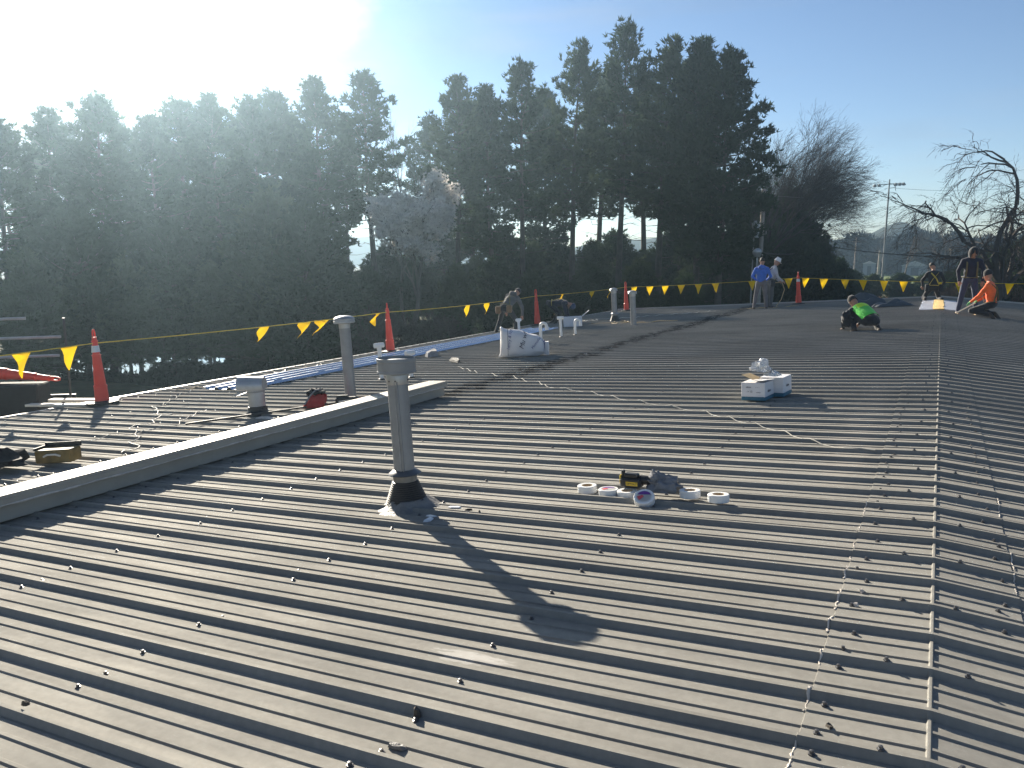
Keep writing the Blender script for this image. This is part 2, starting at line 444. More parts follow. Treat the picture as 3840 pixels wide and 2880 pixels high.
sheet('pond_water', rag_poly(-34.0, 27.2, 8.0, 4.6, 22, 4), GZ + .004, mw)
# low blue hills on the horizon
hb = MB(); vs = []; fs = []
nb = 150
for i in range(nb):
    bb = -80 + 150 * i / (nb - 1)
    h = 10 + 5 * mnoise.noise(Vector((bb * .09, 2.2, 0))) + 2.5 * mnoise.noise(Vector((bb * .31, 7, 0))) + 7.5 * math.exp(-((bb + 2.4) / 1.8) ** 2)
    for d, k in ((345, 0), (375, .72), (395, 1.0), (440, .2)):
        x, y = polar(bb, d); vs.append((x, y, GZ - .5 + max(h, 4) * k * 1.15))
for i in range(nb - 1):
    for k in range(3):
        a = i * 4 + k; fs.append((a, a + 4, a + 5, a + 1))
hb.add(vs, fs)
tag(hb.build('hills', mat('far_hills', (0.075, 0.085, 0.075), 1.0, 0, .3, .02, spec=0), ang=60), kind='structure')

# ------------------------------------------------------------------ the metal-roofed building
YN, YF = -3.9, 32.0
XE = 11.9
bld = thing('metal_roofed_building', 'long low building with a grey ribbed metal roof, workers on it', 'building', (0, 0, 0))
w = MB()
for x0, x1 in ((-XE + .35, XE - .35),):
    n0 = [(x0, YN + .3, GZ), (x1, YN + .3, GZ), (x1, YN + .3, roofz(x1, -.12)), (0, YN + .3, -.12), (x0, YN + .3, roofz(x0, -.12))]
    n1 = [(a, YF - .3, c) for a, b_, c in n0]
    w.add(n0 + n1, [(0, 1, 2, 3, 4), (9, 8, 7, 6, 5), (0, 5, 6, 1), (1, 6, 7, 2), (2, 7, 8, 3), (3, 8, 9, 4), (4, 9, 5, 0)])
w.build('wall', M_wall, bld, smooth=False)

PITCH = 0.3048; PW = 3 * PITCH; Y0 = 0.07
def rib_profile(n=3):
    out = []
    for k in range(n):
        c = k * PITCH
        out += [(c - .026, 0), (c - .009, RIB), (c + .009, RIB), (c + .026, 0)]
        for q in (.1016, .2032):
            out += [(c + q - .0125, 0), (c + q - .007, .0062), (c + q + .007, .0062), (c + q + .0135, 0)]
    out.append((n * PITCH - .0285, .0012))
    return out
PROF = rib_profile()
def panel_mesh(name, xa, xb, dz, sub=2, seed=1):
    b = MB(); xs = [xa + (xb - xa) * i / sub for i in range(sub + 1)]
    vs = []
    for x in xs:
        for (y, h) in PROF: vs.append((x, y, roofz(x, h + dz)))
    n = len(PROF)
    for i in range(sub):
        for k in range(n - 1):
            f = (i * n + k, (i + 1) * n + k, (i + 1) * n + k + 1, i * n + k + 1)
            b.f.append(f if (xb - xa) > 0 else f[::-1]); b.m.append(0)
    b.v = vs
    return b.mesh(name, M_roof, smooth=False)
me_up = panel_mesh('roof_panel_upper', -.06, -6.08, 0)
me_lo = panel_mesh('roof_panel_lower', -5.94, -XE, -.0018)
me_rt = panel_mesh('roof_panel_right', .06, XE, 0)
k0 = -13; k1 = 102
panels = {}
P_up = []; P_lo = []; P_rt = []
for k in range(k0, k1, 3):
    y = Y0 + k * PITCH
    for nm, me, lst in (('roof_panel', me_up, P_up), ('roof_panel', me_lo, P_lo), ('roof_panel', me_rt, P_rt)):
        o = link(nm, me, bld, (0, y, 0)); lst.append(o)
YEND = Y0 + (k0 + 3 * len(P_up)) * PITCH - .03
# ridge cap pieces pressed to the same ribs
def cap_mesh():
    xs = [-.375, -.20, -.011, -.006, -.001, .003, .008, .19, .34]
    b = MB(); vs = []
    n = len(PROF)
    rnd = random.Random(3)
    for i, x in enumerate(xs):
        for (y, h) in PROF:
            bump = .0085 if -.007 < x < .004 else 0
            vs.append((x, y, roofz(x, max(h, bump) + .0038 + (.0015 * mnoise.noise(Vector((x * 20, y * 15, 1))) if bump else 0))))
    for i in range(len(xs) - 1):
        for k in range(n - 1):
            b.f.append((i * n + k, i * n + k + 1, (i + 1) * n + k + 1, (i + 1) * n + k)[::-1]); b.m.append(0)
    # rolled-down edges
    for i, s in ((0, -1), (len(xs) - 1, 1)):
        base = len(vs)
        for k, (y, h) in enumerate(PROF): vs.append((xs[i] + s * .002, y, roofz(xs[i], h + .0004)))
        for k in range(n - 1):
            f = (i * n + k, i * n + k + 1, base + k + 1, base + k)
            b.f.append(f if s < 0 else f[::-1]); b.m.append(0)
    b.v = vs
    return b.mesh('ridge_cap', [M_roof, mat('chalky_ridge_paint', (0.50, 0.49, 0.46), .55, 0, .15, 20)], smooth=False)
me_cap = cap_mesh()
caps = []
for k in range(k0, k1, 3):
    y = Y0 + k * PITCH
    if y > 23.9 and y < 29.6: continue
    caps.append(link('ridge_cap', me_cap, bld, (0, y, 0)))
# exposed strip where the old ridge cap has been taken off
ya, yb = 24.55, 29.55
def strip(name, x0, x1, m, h, lab, seed):
    b = MB(); vs = []; n = 26
    rnd = random.Random(seed)
    for i in range(n + 1):
        y = ya + (yb - ya) * i / n
        j0 = x0 + rnd.uniform(-.012, .012); j1 = x1 + rnd.uniform(-.02, .02)
        for x in (j0, (j0 + j1) / 2, j1):
            vs.append((x, y, roofz(x, h + rnd.uniform(0, .012))))
        for x in (j1, j0): vs.append((x, y, roofz(x, .002)))
    for i in range(n):
        for k in range(5):
            a = i * 5 + k; c = i * 5 + (k + 1) % 5
            b.f.append((a, c, c + 5, a + 5)); b.m.append(0)
    b.f.append((0, 1, 2, 3, 4)[::-1]); b.f.append(tuple(n * 5 + i for i in range(5))); b.m += [0, 0]
    b.v = vs
    o = b.build(name, m, bld, smooth=False); o['label'] = lab
strip('vapour_film', -.52, -.19, M_filmg, .034, 'pale grey film bared along the open ridge', 1)
strip('insulation_strip', -.185, .075, M_insul, .045, 'yellow insulation bared along the open ridge', 2)
strip('vapour_film', .08, .45, M_filmg, .034, 'grey film bared on the right of the open ridge', 3)
# trims: eave and gable
def trim(name, a, b_, m, r=(.05, .06)):
    bm = MB(); va = Vector(a); vb = Vector(b_)
    d = (vb - va); L_ = d.length; M4 = Matrix.Translation(va) @ d.to_track_quat('Y', 'Z').to_matrix().to_4x4()
    bm.box((0, L_ / 2, 0), (r[0], L_, r[1]), 0, M4)
    return bm.build(name, m, bld, smooth=False)
M_trim = mat('trim_metal', (0.40, 0.39, 0.37), .42, .2, .1, 4)
trim('eave_trim', (-XE - .03, YN, roofz(XE, -.03)), (-XE - .03, YEND, roofz(XE, -.03)), M_trim, (.05, .10))
trim('eave_trim', (XE + .03, YN, roofz(XE, -.03)), (XE + .03, YEND, roofz(XE, -.03)), M_trim, (.05, .10))
for s in (-1, 1):
    trim('gable_trim', (s * .0, YEND + .03, .035), (s * XE, YEND + .03, roofz(XE, .035)), M_trim, (.08, .05))
    trim('gable_trim', (s * .0, YN - .03 - .1, .03), (s * XE, YN - .13, roofz(XE, .03)), M_trim, (.08, .05))
# screws: nearest ones singly, the rest as one part
sc = MB()
sc.lathe([(.0, -.001), (.011, -.001), (.0125, .002), (.0125, .004), (.0075, .005), (.007, .0135), (.0, .015)], 6)
me_sc = sc.mesh('screw', M_screw, smooth=False)
purl = [-1.63, -3.06, -4.48, -5.80, -6.20, -7.3, -8.72, -10.12, -11.55]
rnd = random.Random(11)
cands = []
for k in range(-2, 102):
    yr = Y0 + k * PITCH
    for x in purl:
        if rnd.random() < .93: cands.append((x + rnd.uniform(-.03, .03), yr - .062 + rnd.uniform(-.006, .006), 0))
        if rnd.random() < .45: cands.append((x + rnd.uniform(-.05, .05), yr + .045 + rnd.uniform(-.006, .006), 0))
    for x in (-.30, .27): 
        if rnd.random() < .95: cands.append((x + rnd.uniform(-.03, .03), yr - .06 + rnd.uniform(-.01, .01), .0045))
        if rnd.random() < .6: cands.append((x + rnd.uniform(-.04, .04), yr + .11 + rnd.uniform(-.05, .05), .0045))
    for x in (1.5, 2.9, 4.3):
        cands.append((x, yr - .06, 0))
    for x in (-.13, .10):
        if k % 2 == 0: cands.append((x + rnd.uniform(-.03, .03), yr, RIB + .0045))
cands = [c for c in cands if not (23.8 < c[1] < 29.6 and abs(c[0]) < .5) and c[1] < YEND - .1]
fwd = Vector((-sin(radians(27.94)), cos(radians(27.94)), 0))
def vis(c):
    d = Vector((c[0] - CAM.x, c[1], 0)); z = d.dot(fwd)
    return z > .9 and abs(d.dot(Vector((fwd.y, -fwd.x, 0)))) < z * .68
seen = sorted([c for c in cands if vis(c)], key=lambda c: hypot(c[0], c[1]))
def screw_parent(c):
    i = int(math.floor((c[1] + .03 - Y0) / PW - k0 / 3.0 + 1e-6)); i = max(0, min(len(P_up) - 1, i))
    if c[2] > 0:
        for q in caps:
            if q.location.y - .03 <= c[1] < q.location.y + PW: return q
    if c[0] > 0: return P_rt[i]
    return P_up[i] if c[0] > -6.0 else P_lo[i]
for c in seen[:290]:
    par = screw_parent(c)
    o = link('screw', me_sc, par, Vector((c[0], c[1], roofz(c[0], c[2]))) - par.location)
    o.rotation_euler = roofrot(c[0], rnd.random() * 3)
sr = MB()
for c in seen[290:]:
    M4 = Matrix.Translation((c[0], c[1], roofz(c[0], c[2])))
    sr.lathe([(.0095, 0), (.0095, .0035), (.0055, .011)], 5, 0, M4)
tag(sr.build('screw_rows', M_screw, bld, smooth=False), kind='stuff')
# cracked sealant bead along the ridge-cap lap
def sealant_bead(x, y0, y1, seed, gaps=.25, rr=.008):
    b = MB(); rnd = random.Random(seed); y = y0; run = []
    def prof_h(yy):
        t = ((yy - Y0 + .03) % PITCH) - .03
        for i in range(3):
            if abs(t) < .0095: return RIB
            if abs(t) < .03: return RIB * (1 - (abs(t) - .0095) / .0205)
        return 0
    while y < y1:
        if rnd.random() < .06 and len(run) > 4:
            b.tube(run, [rr * rnd.uniform(.35, 1.25) for _ in run], 5, 0, None, True, .6); b.build('sealant_bead', M_pale, bld); b = MB(); run = []; y += rnd.uniform(.02, gaps)
        run.append((x + .012 * mnoise.noise(Vector((y * 2.5, seed, 0))) + rnd.uniform(-.004, .004), y, roofz(x, prof_h(y) + .004)))
        y += .012
    if len(run) > 2: b.tube(run, [rr * rnd.uniform(.4, 1.2) for _ in run], 5, 0, None, True, .6); b.build('sealant_bead', M_pale, bld)
sealant_bead(-.380, 2.0, 4.3, 2, .2, .0055)
sealant_bead(-.380, 4.45, 5.6, 5, .6, .0035)
sealant_bead(.345, 3.6, 6.0, 8, .7, .004)

# ------------------------------------------------------------------ things on the roof
def R4(e): return Euler(e).to_matrix().to_4x4()
# long raised curb box along the panel lap
cb = thing('roof_curb', 'long beige sheet metal curb box running down the roof past the tall vent', 'curb', (-6.05, 0, roofz(6.05)), (0, -ALPHA, 0))
b = MB(); b.box((0, 3.1, .105), (.20, 12.0, .17), 0, None, .004); b.build('side_box', M_curb, cb, ang=20)
b = MB()
for i in range(4):
    b = MB(); b.box((0, -2.9 + 3.0 * i + 1.5, .205 + .0015 * (i % 2)), (.30, 3.01, .030), 0, None, .004); b.build('top_cover', M_curb, cb, ang=20)
b = MB(); b.box((.152, 3.1, .168), (.006, 12.0, .05), 0); b.build('drip_edge', M_curb, cb, smooth=False)
b = MB()
rnd = random.Random(4)
pts = [(.158, -2.9 + i * .1, .149 + rnd.uniform(-.003, .003)) for i in range(120)]
b.tube(pts, [.008 * rnd.uniform(.4, 1.4) for _ in pts], 5); b.build('sealant_line', M_pale, cb)

# main vent pipe in the foreground
def sealant_skirt(par, r0, r1, h, seed):
    b = MB(); prof = []
    for i in range(9):
        t = i / 8
        prof.append((r1 + (r0 - r1) * t ** .8, -.01 + h * t ** 2.2))
    b.lathe(prof, 30, 0, None, False, .42, seed); return b.build('sealant_skirt', M_sealant, par, ang=60)
vp = thing('vent_pipe', 'tall grey metal vent pipe with wide drum cap and black boot, nearest the camera', 'vent pipe', onroof(-3.27, 4.44, 0), roofrot(-3.27))
b = MB(); b.lathe([(.072, .15), (.071, .90), (.070, .925)], 32); b.build('pipe', M_vent, vp, ang=30)
b = MB(); b.box((.0705 * cos(-.95), .0705 * sin(-.95), .52), (.008, .020, .74), 0, None, .002); sm = b.build('seam', M_vent, vp)
b = MB(); pts = [(.0735 * cos(-1.25 + .05 * mnoise.noise(Vector((z * 6, 1, 0)))), .0735 * sin(-1.25 + .05 * mnoise.noise(Vector((z * 6, 1, 0)))), z) for z in [.2 + .03 * i for i in range(24)]]
b.tube(pts, [.006 * (1 + .6 * mnoise.noise(Vector((p[2] * 20, 0, 0)))) for p in pts], 5, 0, None, True, .4); b.build('caulk_line', mat('pipe_caulk', (.28, .28, .28), .6, 0, .2, 20), vp)
b = MB(); b.lathe([(.0745, .868), (.0755, .872), (.0755, .948), (.0735, .952)], 32); b.build('collar_band', M_ventlight, vp, ang=30)
b = MB()
for a in (-1.75, -1.12, .3, 2.4): b.lathe([(.0, 0), (.006, 0), (.006, .004), (0, .005)], 8, 0, Matrix.Translation((.0755 * cos(a), .0755 * sin(a), .895)) @ Matrix.Rotation(a, 4, 'Z') @ Matrix.Rotation(pi / 2, 4, 'Y'))
b.build('rivet', M_screw, vp)
b = MB()
tilt = Matrix.Translation((0, 0, .935)) @ Matrix.Rotation(radians(2.4), 4, 'Y')
b.lathe([(.074, .0), (.10, .008), (.130, .012), (.1345, .014), (.1345, .026), (.1315, .03), (.1315, .088), (.1345, .092), (.1345, .100), (.1325, .115), (.131, .116), (.131, .098), (.085, .096), (.05, .104), (0, .106)], 40, 0, tilt)
b.build('drum_cap', M_vent, vp, ang=28)
b = MB(); b.lathe([(.072, .268), (.085, .262), (.112, .243), (.116, .238), (.112, .233), (.08, .238), (.072, .24)], 36); b.build('storm_collar', mat('dark_vent', (.10, .105, .115), .4, .3, .15, 10), vp, ang=40)
b = MB(); b.lathe([(.082, .175), (.084, .215), (.0845, .245), (.0, .246)], 28); b.build('lower_sleeve', mat('streaked_sleeve', (.22, .20, .17), .6, .1, .4, 14), vp, ang=40)
b = MB(); prof = []
for i in range(13):
    t = i / 12; r = .088 + .062 * t; z = .185 - .165 * t
    prof += [(r, z), (r + .006, z - .004), (r + .006, z - .008)]
b.lathe(prof, 30); b.build('rubber_boot', M_rubber, vp, ang=50)
sealant_skirt(vp, .14, .34, .075, 3)
# second vent pipe, domed cap
def dome_vent(name, label, x, y, h, r, cap_r, boot=True, square=False):
    v = thing(name, label, 'vent pipe', onroof(x, y, 0), roofrot(x))
    b = MB(); b.lathe([(r, 0), (r * .985, h - .10)], 28); b.build('pipe', M_vent, v, ang=30)
    b = MB(); b.lathe([(r * 1.03, h - .16), (r * 1.03, h - .09)], 28); b.build('collar_band', M_ventlight, v, ang=30)
    b = MB(); b.lathe([(r * .8, h - .095), (cap_r * .9, h - .092), (cap_r, h - .085), (cap_r, h - .06), (cap_r * .965, h - .055), (cap_r * .965, h - .035), (cap_r * .99, h - .03), (cap_r * .9, h - .012), (cap_r * .6, h + .008), (cap_r * .25, h + .016), (0, h + .018)], 32)
    b.build('domed_cap', M_dullgalv, v, ang=35)
    if boot:
        b = MB(); b.lathe([(r * 1.02, .28), (r * 1.25, .262), (r * 1.5, .25), (r * 1.5, .243), (r * 1.02, .25)], 28); b.build('storm_collar', M_dullgalv, v, ang=40)
        b = MB(); prof = []
        for i in range(9):
            t = i / 8; q = r * (1.15 + .75 * t); z = .19 - .17 * t; prof += [(q, z), (q + .006, z - .006)]
        b.lathe(prof, 24); b.build('rubber_boot', M_rubber, v, ang=50)
    return v
dome_vent('vent_pipe', 'tall grey vent pipe with domed cap standing behind the curb box', -7.27, 8.72, 1.17, .077, .148, False)
dome_vent('vent_pipe', 'grey vent pipe with flared black boot beside the far cones', -9.25, 24.39, 1.06, .085, .125, True)
dome_vent('vent_pipe', 'plain grey vent pipe nearer and right of the far booted vent', -7.86, 22.24, 1.0, .085, .13, False)
# low hooded exhaust
hv = thing('exhaust_hood', 'short galvanised exhaust with arched hood and dark base, left behind the curb', 'exhaust vent', onroof(-7.76, 7.45, 0), roofrot(-7.76, radians(28)))
b = MB(); b.lathe([(.107, .06), (.105, .33)], 28); b.build('stack', M_dullgalv, hv, ang=30)
b = MB(); b.lathe([(.109, .30), (.112, .305), (.112, .325), (.109, .33)], 28); b.build('band', M_vent, hv, ang=30)
b = MB(); b.lathe([(.17, -.005), (.15, .03), (.125, .06), (.122, .115), (.107, .12)], 24, 0, None, False, .12, 5); b.build('base_flashing', M_rubber, hv, ang=40)
b = MB(); vs = []; fs = []
nu, nv = 15, 8      # arched hood sheet: open towards -x, closed towards +x
for i in range(nu):
    th = -.25 + (pi + .5) * i / (nu - 1)
    for j in range(nv):
        t = j / (nv - 1); x = -.21 + .33 * t
        r = .125 * (1.0 - .12 * max(0, t - .6))
        vs.append((x, r * cos(th), .385 + r * sin(th) * (1.05 if t < .5 else 1.0) - .012 * t))
for i in range(nu - 1):
    for j in range(nv - 1): fs.append((i * nv + j, i * nv + j + 1, (i + 1) * nv + j + 1, (i + 1) * nv + j))
b.add(vs, fs)
b.add([q for q in [vs[i * nv + nv - 1] for i in range(nu)]], [tuple(range(nu))])
b.add([(x, y * .985, z - .002) for x, y, z in vs], [f[::-1] for f in fs])
b.build('hood', M_dullgalv, hv, ang=40)
b = MB(); b.lathe([(.112, .32), (.118, .36), (.100, .42)], 24); b.add([(-.24, -.11, .27), (-.24, .11, .27), (-.10, .125, .31), (-.10, -.125, .31), (-.25, -.09, .30), (-.25, .09, .30)], [(0, 1, 2, 3), (0, 4, 5, 1)]); b.build('scoop', M_dullgalv, hv, ang=40)

# traffic cones with the warning flag line
def cone_meshes():
    b = MB(); b.lathe([(.105, .035), (.100, .10), (.094, .26), (.098, .265), (.098, .285), (.085, .30), (.060, .74), (.066, .745), (.066, .76), (.052, .77), (.040, .955), (.048, .96), (.048, .975), (.036, .985), (.034, 1.03), (0, 1.035)], 24)
    body = b.mesh('cone_body', M_cone, ang=35)
    b = MB()
    pts = [(0, -.026, 1.0), (0, -.030, 1.06), (0, -.026, 1.11), (0, -.012, 1.145), (0, .012, 1.145), (0, .026, 1.11), (0, .030, 1.06), (0, .026, 1.0)]
    b.tube(pts, .013, 6); handle = b.mesh('cone_handle', M_cone)
    b = MB(); o = []
    for i in range(8):
        a = pi / 8 + i * pi / 4; o.append((.235 * cos(a), .235 * sin(a)))
    b.prism(o, 0, .032); b.lathe([(.16, .032), (.12, .048), (.10, .05)], 24); base = b.mesh('cone_base', M_rubber, ang=30)
    b = MB(); b.lathe([(.0635, .80), (.0515, .90)], 24); b.v = [(x * .98, y * .98, z) for x, y, z in b.v]; band = b.mesh('cone_band', M_refl, ang=40)
    return body, handle, base, band
CM = cone_meshes()
def cone(x, y, label, rz=0.0, band=False, loc=None, rot=None):
    c = thing('traffic_cone', label, 'traffic cone', loc or onroof(x, y, RIB), rot or roofrot(x, rz), 'orange cones holding the flag line')
    link('cone_body', CM[0], c); link('grip_loop', CM[1], c); link('rubber_base', CM[2], c)
    if band: link('reflective_band', CM[3], c)
    return c
cone(-11.387, 7.786, 'orange cone at the eave, leftmost one standing upright', .4, True)
cone(-11.345, 15.152, 'orange cone seen just behind the drum cap of the nearest vent', .9)
cone(-11.524, 23.348, 'orange cone at the eave between the two bending workers', 1.5)
cone(-11.037, 30.427, 'orange cone at the far roof corner behind the two thin vents', 2.2)
cone(-4.544, 30.639, 'orange cone on the far gable right of the worker in blue', .2, True)
# flag line
M_flag = leaf_mat('yellow_pennant', (0.80, 0.52, 0.012), .45, .06, 2.0)
tie = [(-11.5, 2.2), (-11.387, 7.786), (-11.345, 15.152), (-11.524, 23.348), (-11.037, 30.427), (-4.544, 30.639), (5.6, 31.0)]
TP = [Vector((x - (.067 if x < 0 else -.067), y, roofz(x, .965))) for x, y in tie]
flags = [[.801, .928], [.474, .623, .693, .952], [.458, .593], [.257, .576, .80], [.054, .152, .247, .344, .446, .545, .75, .948], [.025, .085, .153, .21, .275, .335, .44, .498, .638]]
SAG = [.05, .03, .05, .03, .04, .06]
def rope_pt(i, t): 
    p = TP[i].lerp(TP[i + 1], t); p.z -= SAG[i] * 4 * t * (1 - t)
    return p
fl = thing('flag_line', 'yellow rope of triangular pennants strung between the orange cones', 'flag line', (0, 0, 0))
for i in range(6):
    n = 40; b = MB()
    pts = [rope_pt(i, k / n) + Vector((0, 0, .006 * mnoise.noise(Vector((k * .9, i, 0))))) for k in range(n + 1)]
    b.tube(pts, [.0085 * (1 + .45 * mnoise.noise(Vector((k * 1.3, i, 3)))) for k in range(n + 1)], 5); b.build('rope', M_rope, fl)
rnd = random.Random(21)
for i, ts in enumerate(flags):
    along = (TP[i + 1] - TP[i]).normalized()
    for t in ts:
        p = rope_pt(i, t); wdt = .135 * rnd.uniform(.9, 1.08); hgt = .36 * rnd.uniform(.92, 1.06)
        swing = rnd.uniform(.35, 1.0) if i in (1, 2, 3) else rnd.uniform(-.12, .3)
        drift = -along * swing * .75 if i in (1, 2, 3) else along * rnd.uniform(-.12, .12)
        side = along.cross(Vector((0, 0, 1)))
        down = (Vector((0, 0, -1)) + drift + side * rnd.uniform(-.12, .12)).normalized()
        vs = []; fs = []; n = 7; m = 5
        fold = rnd.uniform(.01, .05) * (2 if i in (1, 2, 3) else 1)
        for a in range(n):
            u = a / (n - 1)
            for c in range(m):
                v = (c / (m - 1) * 2 - 1) * wdt * (1 - u * .96)
                vs.append(p + along * v + down * hgt * u + side * fold * sin(u * 5 + v * 16 + t * 9))
        for a in range(n - 1):
            for c in range(m - 1): fs.append((a * m + c, a * m + c + 1, (a + 1) * m + c + 1, (a + 1) * m + c))
        b = MB(); b.add(vs, fs); b.build('pennant', M_flag, fl, ang=80)

# galvanised sheets stacked along the eave
def gsheet(label, xc, y0, y1, lift, seed):
    b = MB(); xs = []
    wd = .92
    for k in range(4):
        c = -wd / 2 + .03 + k * (wd - .06) / 3
        xs += [(c - .055, 0), (c - .020, .045), (c + .020, .045), (c + .055, 0)]
        if k < 3: xs += [(c + .10, 0), (c + .11, .005), (c + .125, .005), (c + .135, 0), (c + .18, 0), (c + .19, .005), (c + .205, .005), (c + .215, 0)]
    n = 12; vs = []; fs = []
    for i in range(n + 1):
        y = y0 + (y1 - y0) * i / n
        s = .02 * mnoise.noise(Vector((y * .3, seed, 0)))
        for (x, h) in xs: vs.append((x + s, y, h + lift + x * S * 0))
    m = len(xs)
    for i in range(n):
        for k in range(m - 1): fs.append((i * m + k, i * m + k + 1, (i + 1) * m + k + 1, (i + 1) * m + k))
    b.add(vs, fs)
    b.add([(x, y, z - .0015) for x, y, z in vs], [f[::-1] for f in fs])
    o = b.build('galvanised_sheet', M_galv, None, smooth=False, loc=(xc, 0, roofz(xc)))
    o.rotation_euler = (0, -ALPHA, 0)
    tag(o, label, 'metal sheet', 'new galvanised sheets stacked along the eave')
gsheet('new galvanised ribbed sheet at the bottom of the stack by the eave', -10.45, 9.3, 21.6, .028, 1)
gsheet('new galvanised ribbed sheet second from bottom of the eave stack', -10.45, 9.7, 20.9, .031, 1)
gsheet('new galvanised ribbed sheet third from bottom of the eave stack', -10.45, 10.4, 20.2, .034, 1)
gsheet('new galvanised ribbed sheet on top of the eave stack', -10.45, 11.0, 18.6, .037, 1)

# PVC vents
def pvc_T(label, x, y, h, rz, r=.033):
    v = thing('pvc_vent', label, 'pipe vent', onroof(x, y, 0), roofrot(x, rz))
    b = MB(); b.lathe([(r, 0), (r, h - .05)], 18); b.build('riser', M_pvc, v, ang=30)
    b = MB(); b.lathe([(r * 1.2, h - .11), (r * 1.2, h - .035)], 18)
    b.tube([(-.085, 0, h - .035), (-.083, 0, h - .035), (.083, 0, h - .035), (.085, 0, h - .035)], [r * 1.05, r * 1.25, r * 1.25, r * 1.05], 18, 0, None, True); b.build('tee', M_pvc, v, ang=30)
    b = MB(); b.lathe([(r * 1.9, -.003), (r * 1.6, .02), (r * 1.08, .03)], 18, 0, None, False, .1, 3); b.build('flashing', M_rubber, v)
def pvc_U(label, x, y, h, rz, r=.033):
    v = thing('pvc_vent', label, 'pipe vent', onroof(x, y, 0), roofrot(x, rz))
    pts = [(0, 0, 0), (0, 0, h - .16)] + [(.075 - .075 * cos(a), 0, h - .09 + .075 * sin(a)) for a in [pi * i / 9 for i in range(10)]] + [(.15, 0, h - .16)]
    b = MB(); b.tube(pts, r, 16); b.build('bent_pipe', M_pvc, v, ang=40)
    b = MB(); b.tube([(.15, 0, h - .10), (.15, 0, h - .175)], [r * 1.2, r * 1.25], 16); b.build('end_coupling', M_pvc, v, ang=30)
    b = MB(); b.lathe([(r * 1.9, -.003), (r * 1.6, .02), (r * 1.08, .03)], 18, 0, None, False, .1, 3); b.build('flashing', M_rubber, v)
pvc_T('white T-topped pipe vent in the open, right of the white sack', -8.51, 18.58, .53, radians(20))
pvc_U('white hooked pipe vent just right of the T-topped one', -8.37, 19.16, .42, radians(10))
pvc_T('short white T-topped pipe vent standing behind the white sack', -10.63, 20.33, .42, radians(75), .036)
pvc_U('white hooked pipe vent rising behind the neck of the sack', -8.22, 16.81, .50, radians(15), .036)
pvc_T('white T-topped pipe vent showing left of the drum cap', -8.24, 10.71, .62, radians(65), .034)
pvc_T('white pipe vent half hidden right of the drum cap', -7.80, 10.95, .46, radians(70), .034)

# white foam box
fb = thing('foam_box', 'white foam box with its lid flap up, by the end of the sheets', 'box', onroof(-9.75, 22.15, RIB), roofrot(-9.75, radians(24)))
b = MB(); b.box((0, 0, .15), (.56, .36, .30), 0, None, .012); b.build('box_body', M_cartonw, fb, ang=30)
b = MB(); b.add([(.285, -.17, .30), (.285, .17, .30), (.50, .17, .46), (.50, -.17, .46), (.292, -.17, .292), (.292, .17, .292), (.507, .17, .452), (.507, -.17, .452)], [(0, 1, 2, 3), (7, 6, 5, 4), (0, 3, 7, 4), (1, 5, 6, 2), (3, 2, 6, 7), (0, 4, 5, 1)]); b.build('lid_flap', M_cartonw, fb, smooth=False)

# white woven sack
sk = thing('woven_sack', 'bulging white woven sack with handwriting, tied at one end', 'sack', onroof(-7.20, 13.98, RIB), roofrot(-7.2, radians(28)))
b = MB(); prof = [(-.46, .30, .02), (-.44, .30, .10), (-.40, .285, .17), (-.30, .275, .21), (-.1, .26, .235), (.1, .23, .22), (.24, .195, .19), (.32, .165, .14), (.36, .14, .07), (.385, .13, .04), (.41, .14, .07), (.45, .145, .11), (.475, .14, .10)]
vs = []; fs = []; n = 22
for i, (x, hz, ry) in enumerate(prof):
    for a in range(n):
        t = 2 * pi * a / n; ct, st = cos(t), sin(t)
        sq = lambda q: math.copysign(abs(q) ** .62, q)
        d = .05 * mnoise.noise(Vector((x * 4, ct * 2, st * 2))) + .020 * mnoise.noise(Vector((x * 14, ct * 6, st * 6)))
        z = hz + (hz + d) * sq(st)
        if i > 8: z = .13 + .125 * sq(st) + (.02 * sin(a * 2.6))
        vs.append((x + d * .4 + (-.06 * (st < 0) * abs(st) if i < 3 else 0), ry * sq(ct) * (1 + d * 1.5), max(z, .0)))
for i in range(len(prof) - 1):
    for a in range(n): fs.append((i * n + a, (i + 1) * n + a, (i + 1) * n + (a + 1) % n, i * n + (a + 1) % n))
fs.append(tuple(range(n))); fs.append(tuple((len(prof) - 1) * n + a for a in range(n))[::-1])
b.add(vs, fs); b.build('sack_body', M_sack, sk, ang=70)
b = MB(); b.lathe([(.045, -.012), (.052, 0), (.045, .012)], 14, 0, Matrix.Translation((.385, 0, .17)) @ Matrix.Rotation(pi / 2, 4, 'Y') @ Matrix.Diagonal((2.6, 1, 1, 1))); b.build('tie_cord', M_blueink, sk)
def on_sack(txt, size, x, z, rz, m, y):
    o = link('handwriting', text_mesh(txt, size, m, .0008, .3), sk, (x, y, z)); o.rotation_euler = Euler((radians(84), rz, 0), 'XYZ')
    o.rotation_mode = 'XYZ'
    o.matrix_local = Matrix.Translation((x, y, z)) @ Matrix.Rotation(radians(80), 4, 'X') @ Matrix.Rotation(rz, 4, 'Z')
on_sack('Mu wf', .13, -.02, .32, radians(72), M_ink, -.262)
on_sack('henry & loy', .085, -.29, .36, radians(80), M_blueink, -.246)
on_sack('Mennofac', .07, .22, .26, radians(52), M_blueink, -.232)
b = MB(); b.box((-.335, -.245, .30), (.008, .004, .52), 0, Matrix.Rotation(radians(2), 4, 'Y')); b.build('stitched_seam', M_ink, sk, smooth=False)

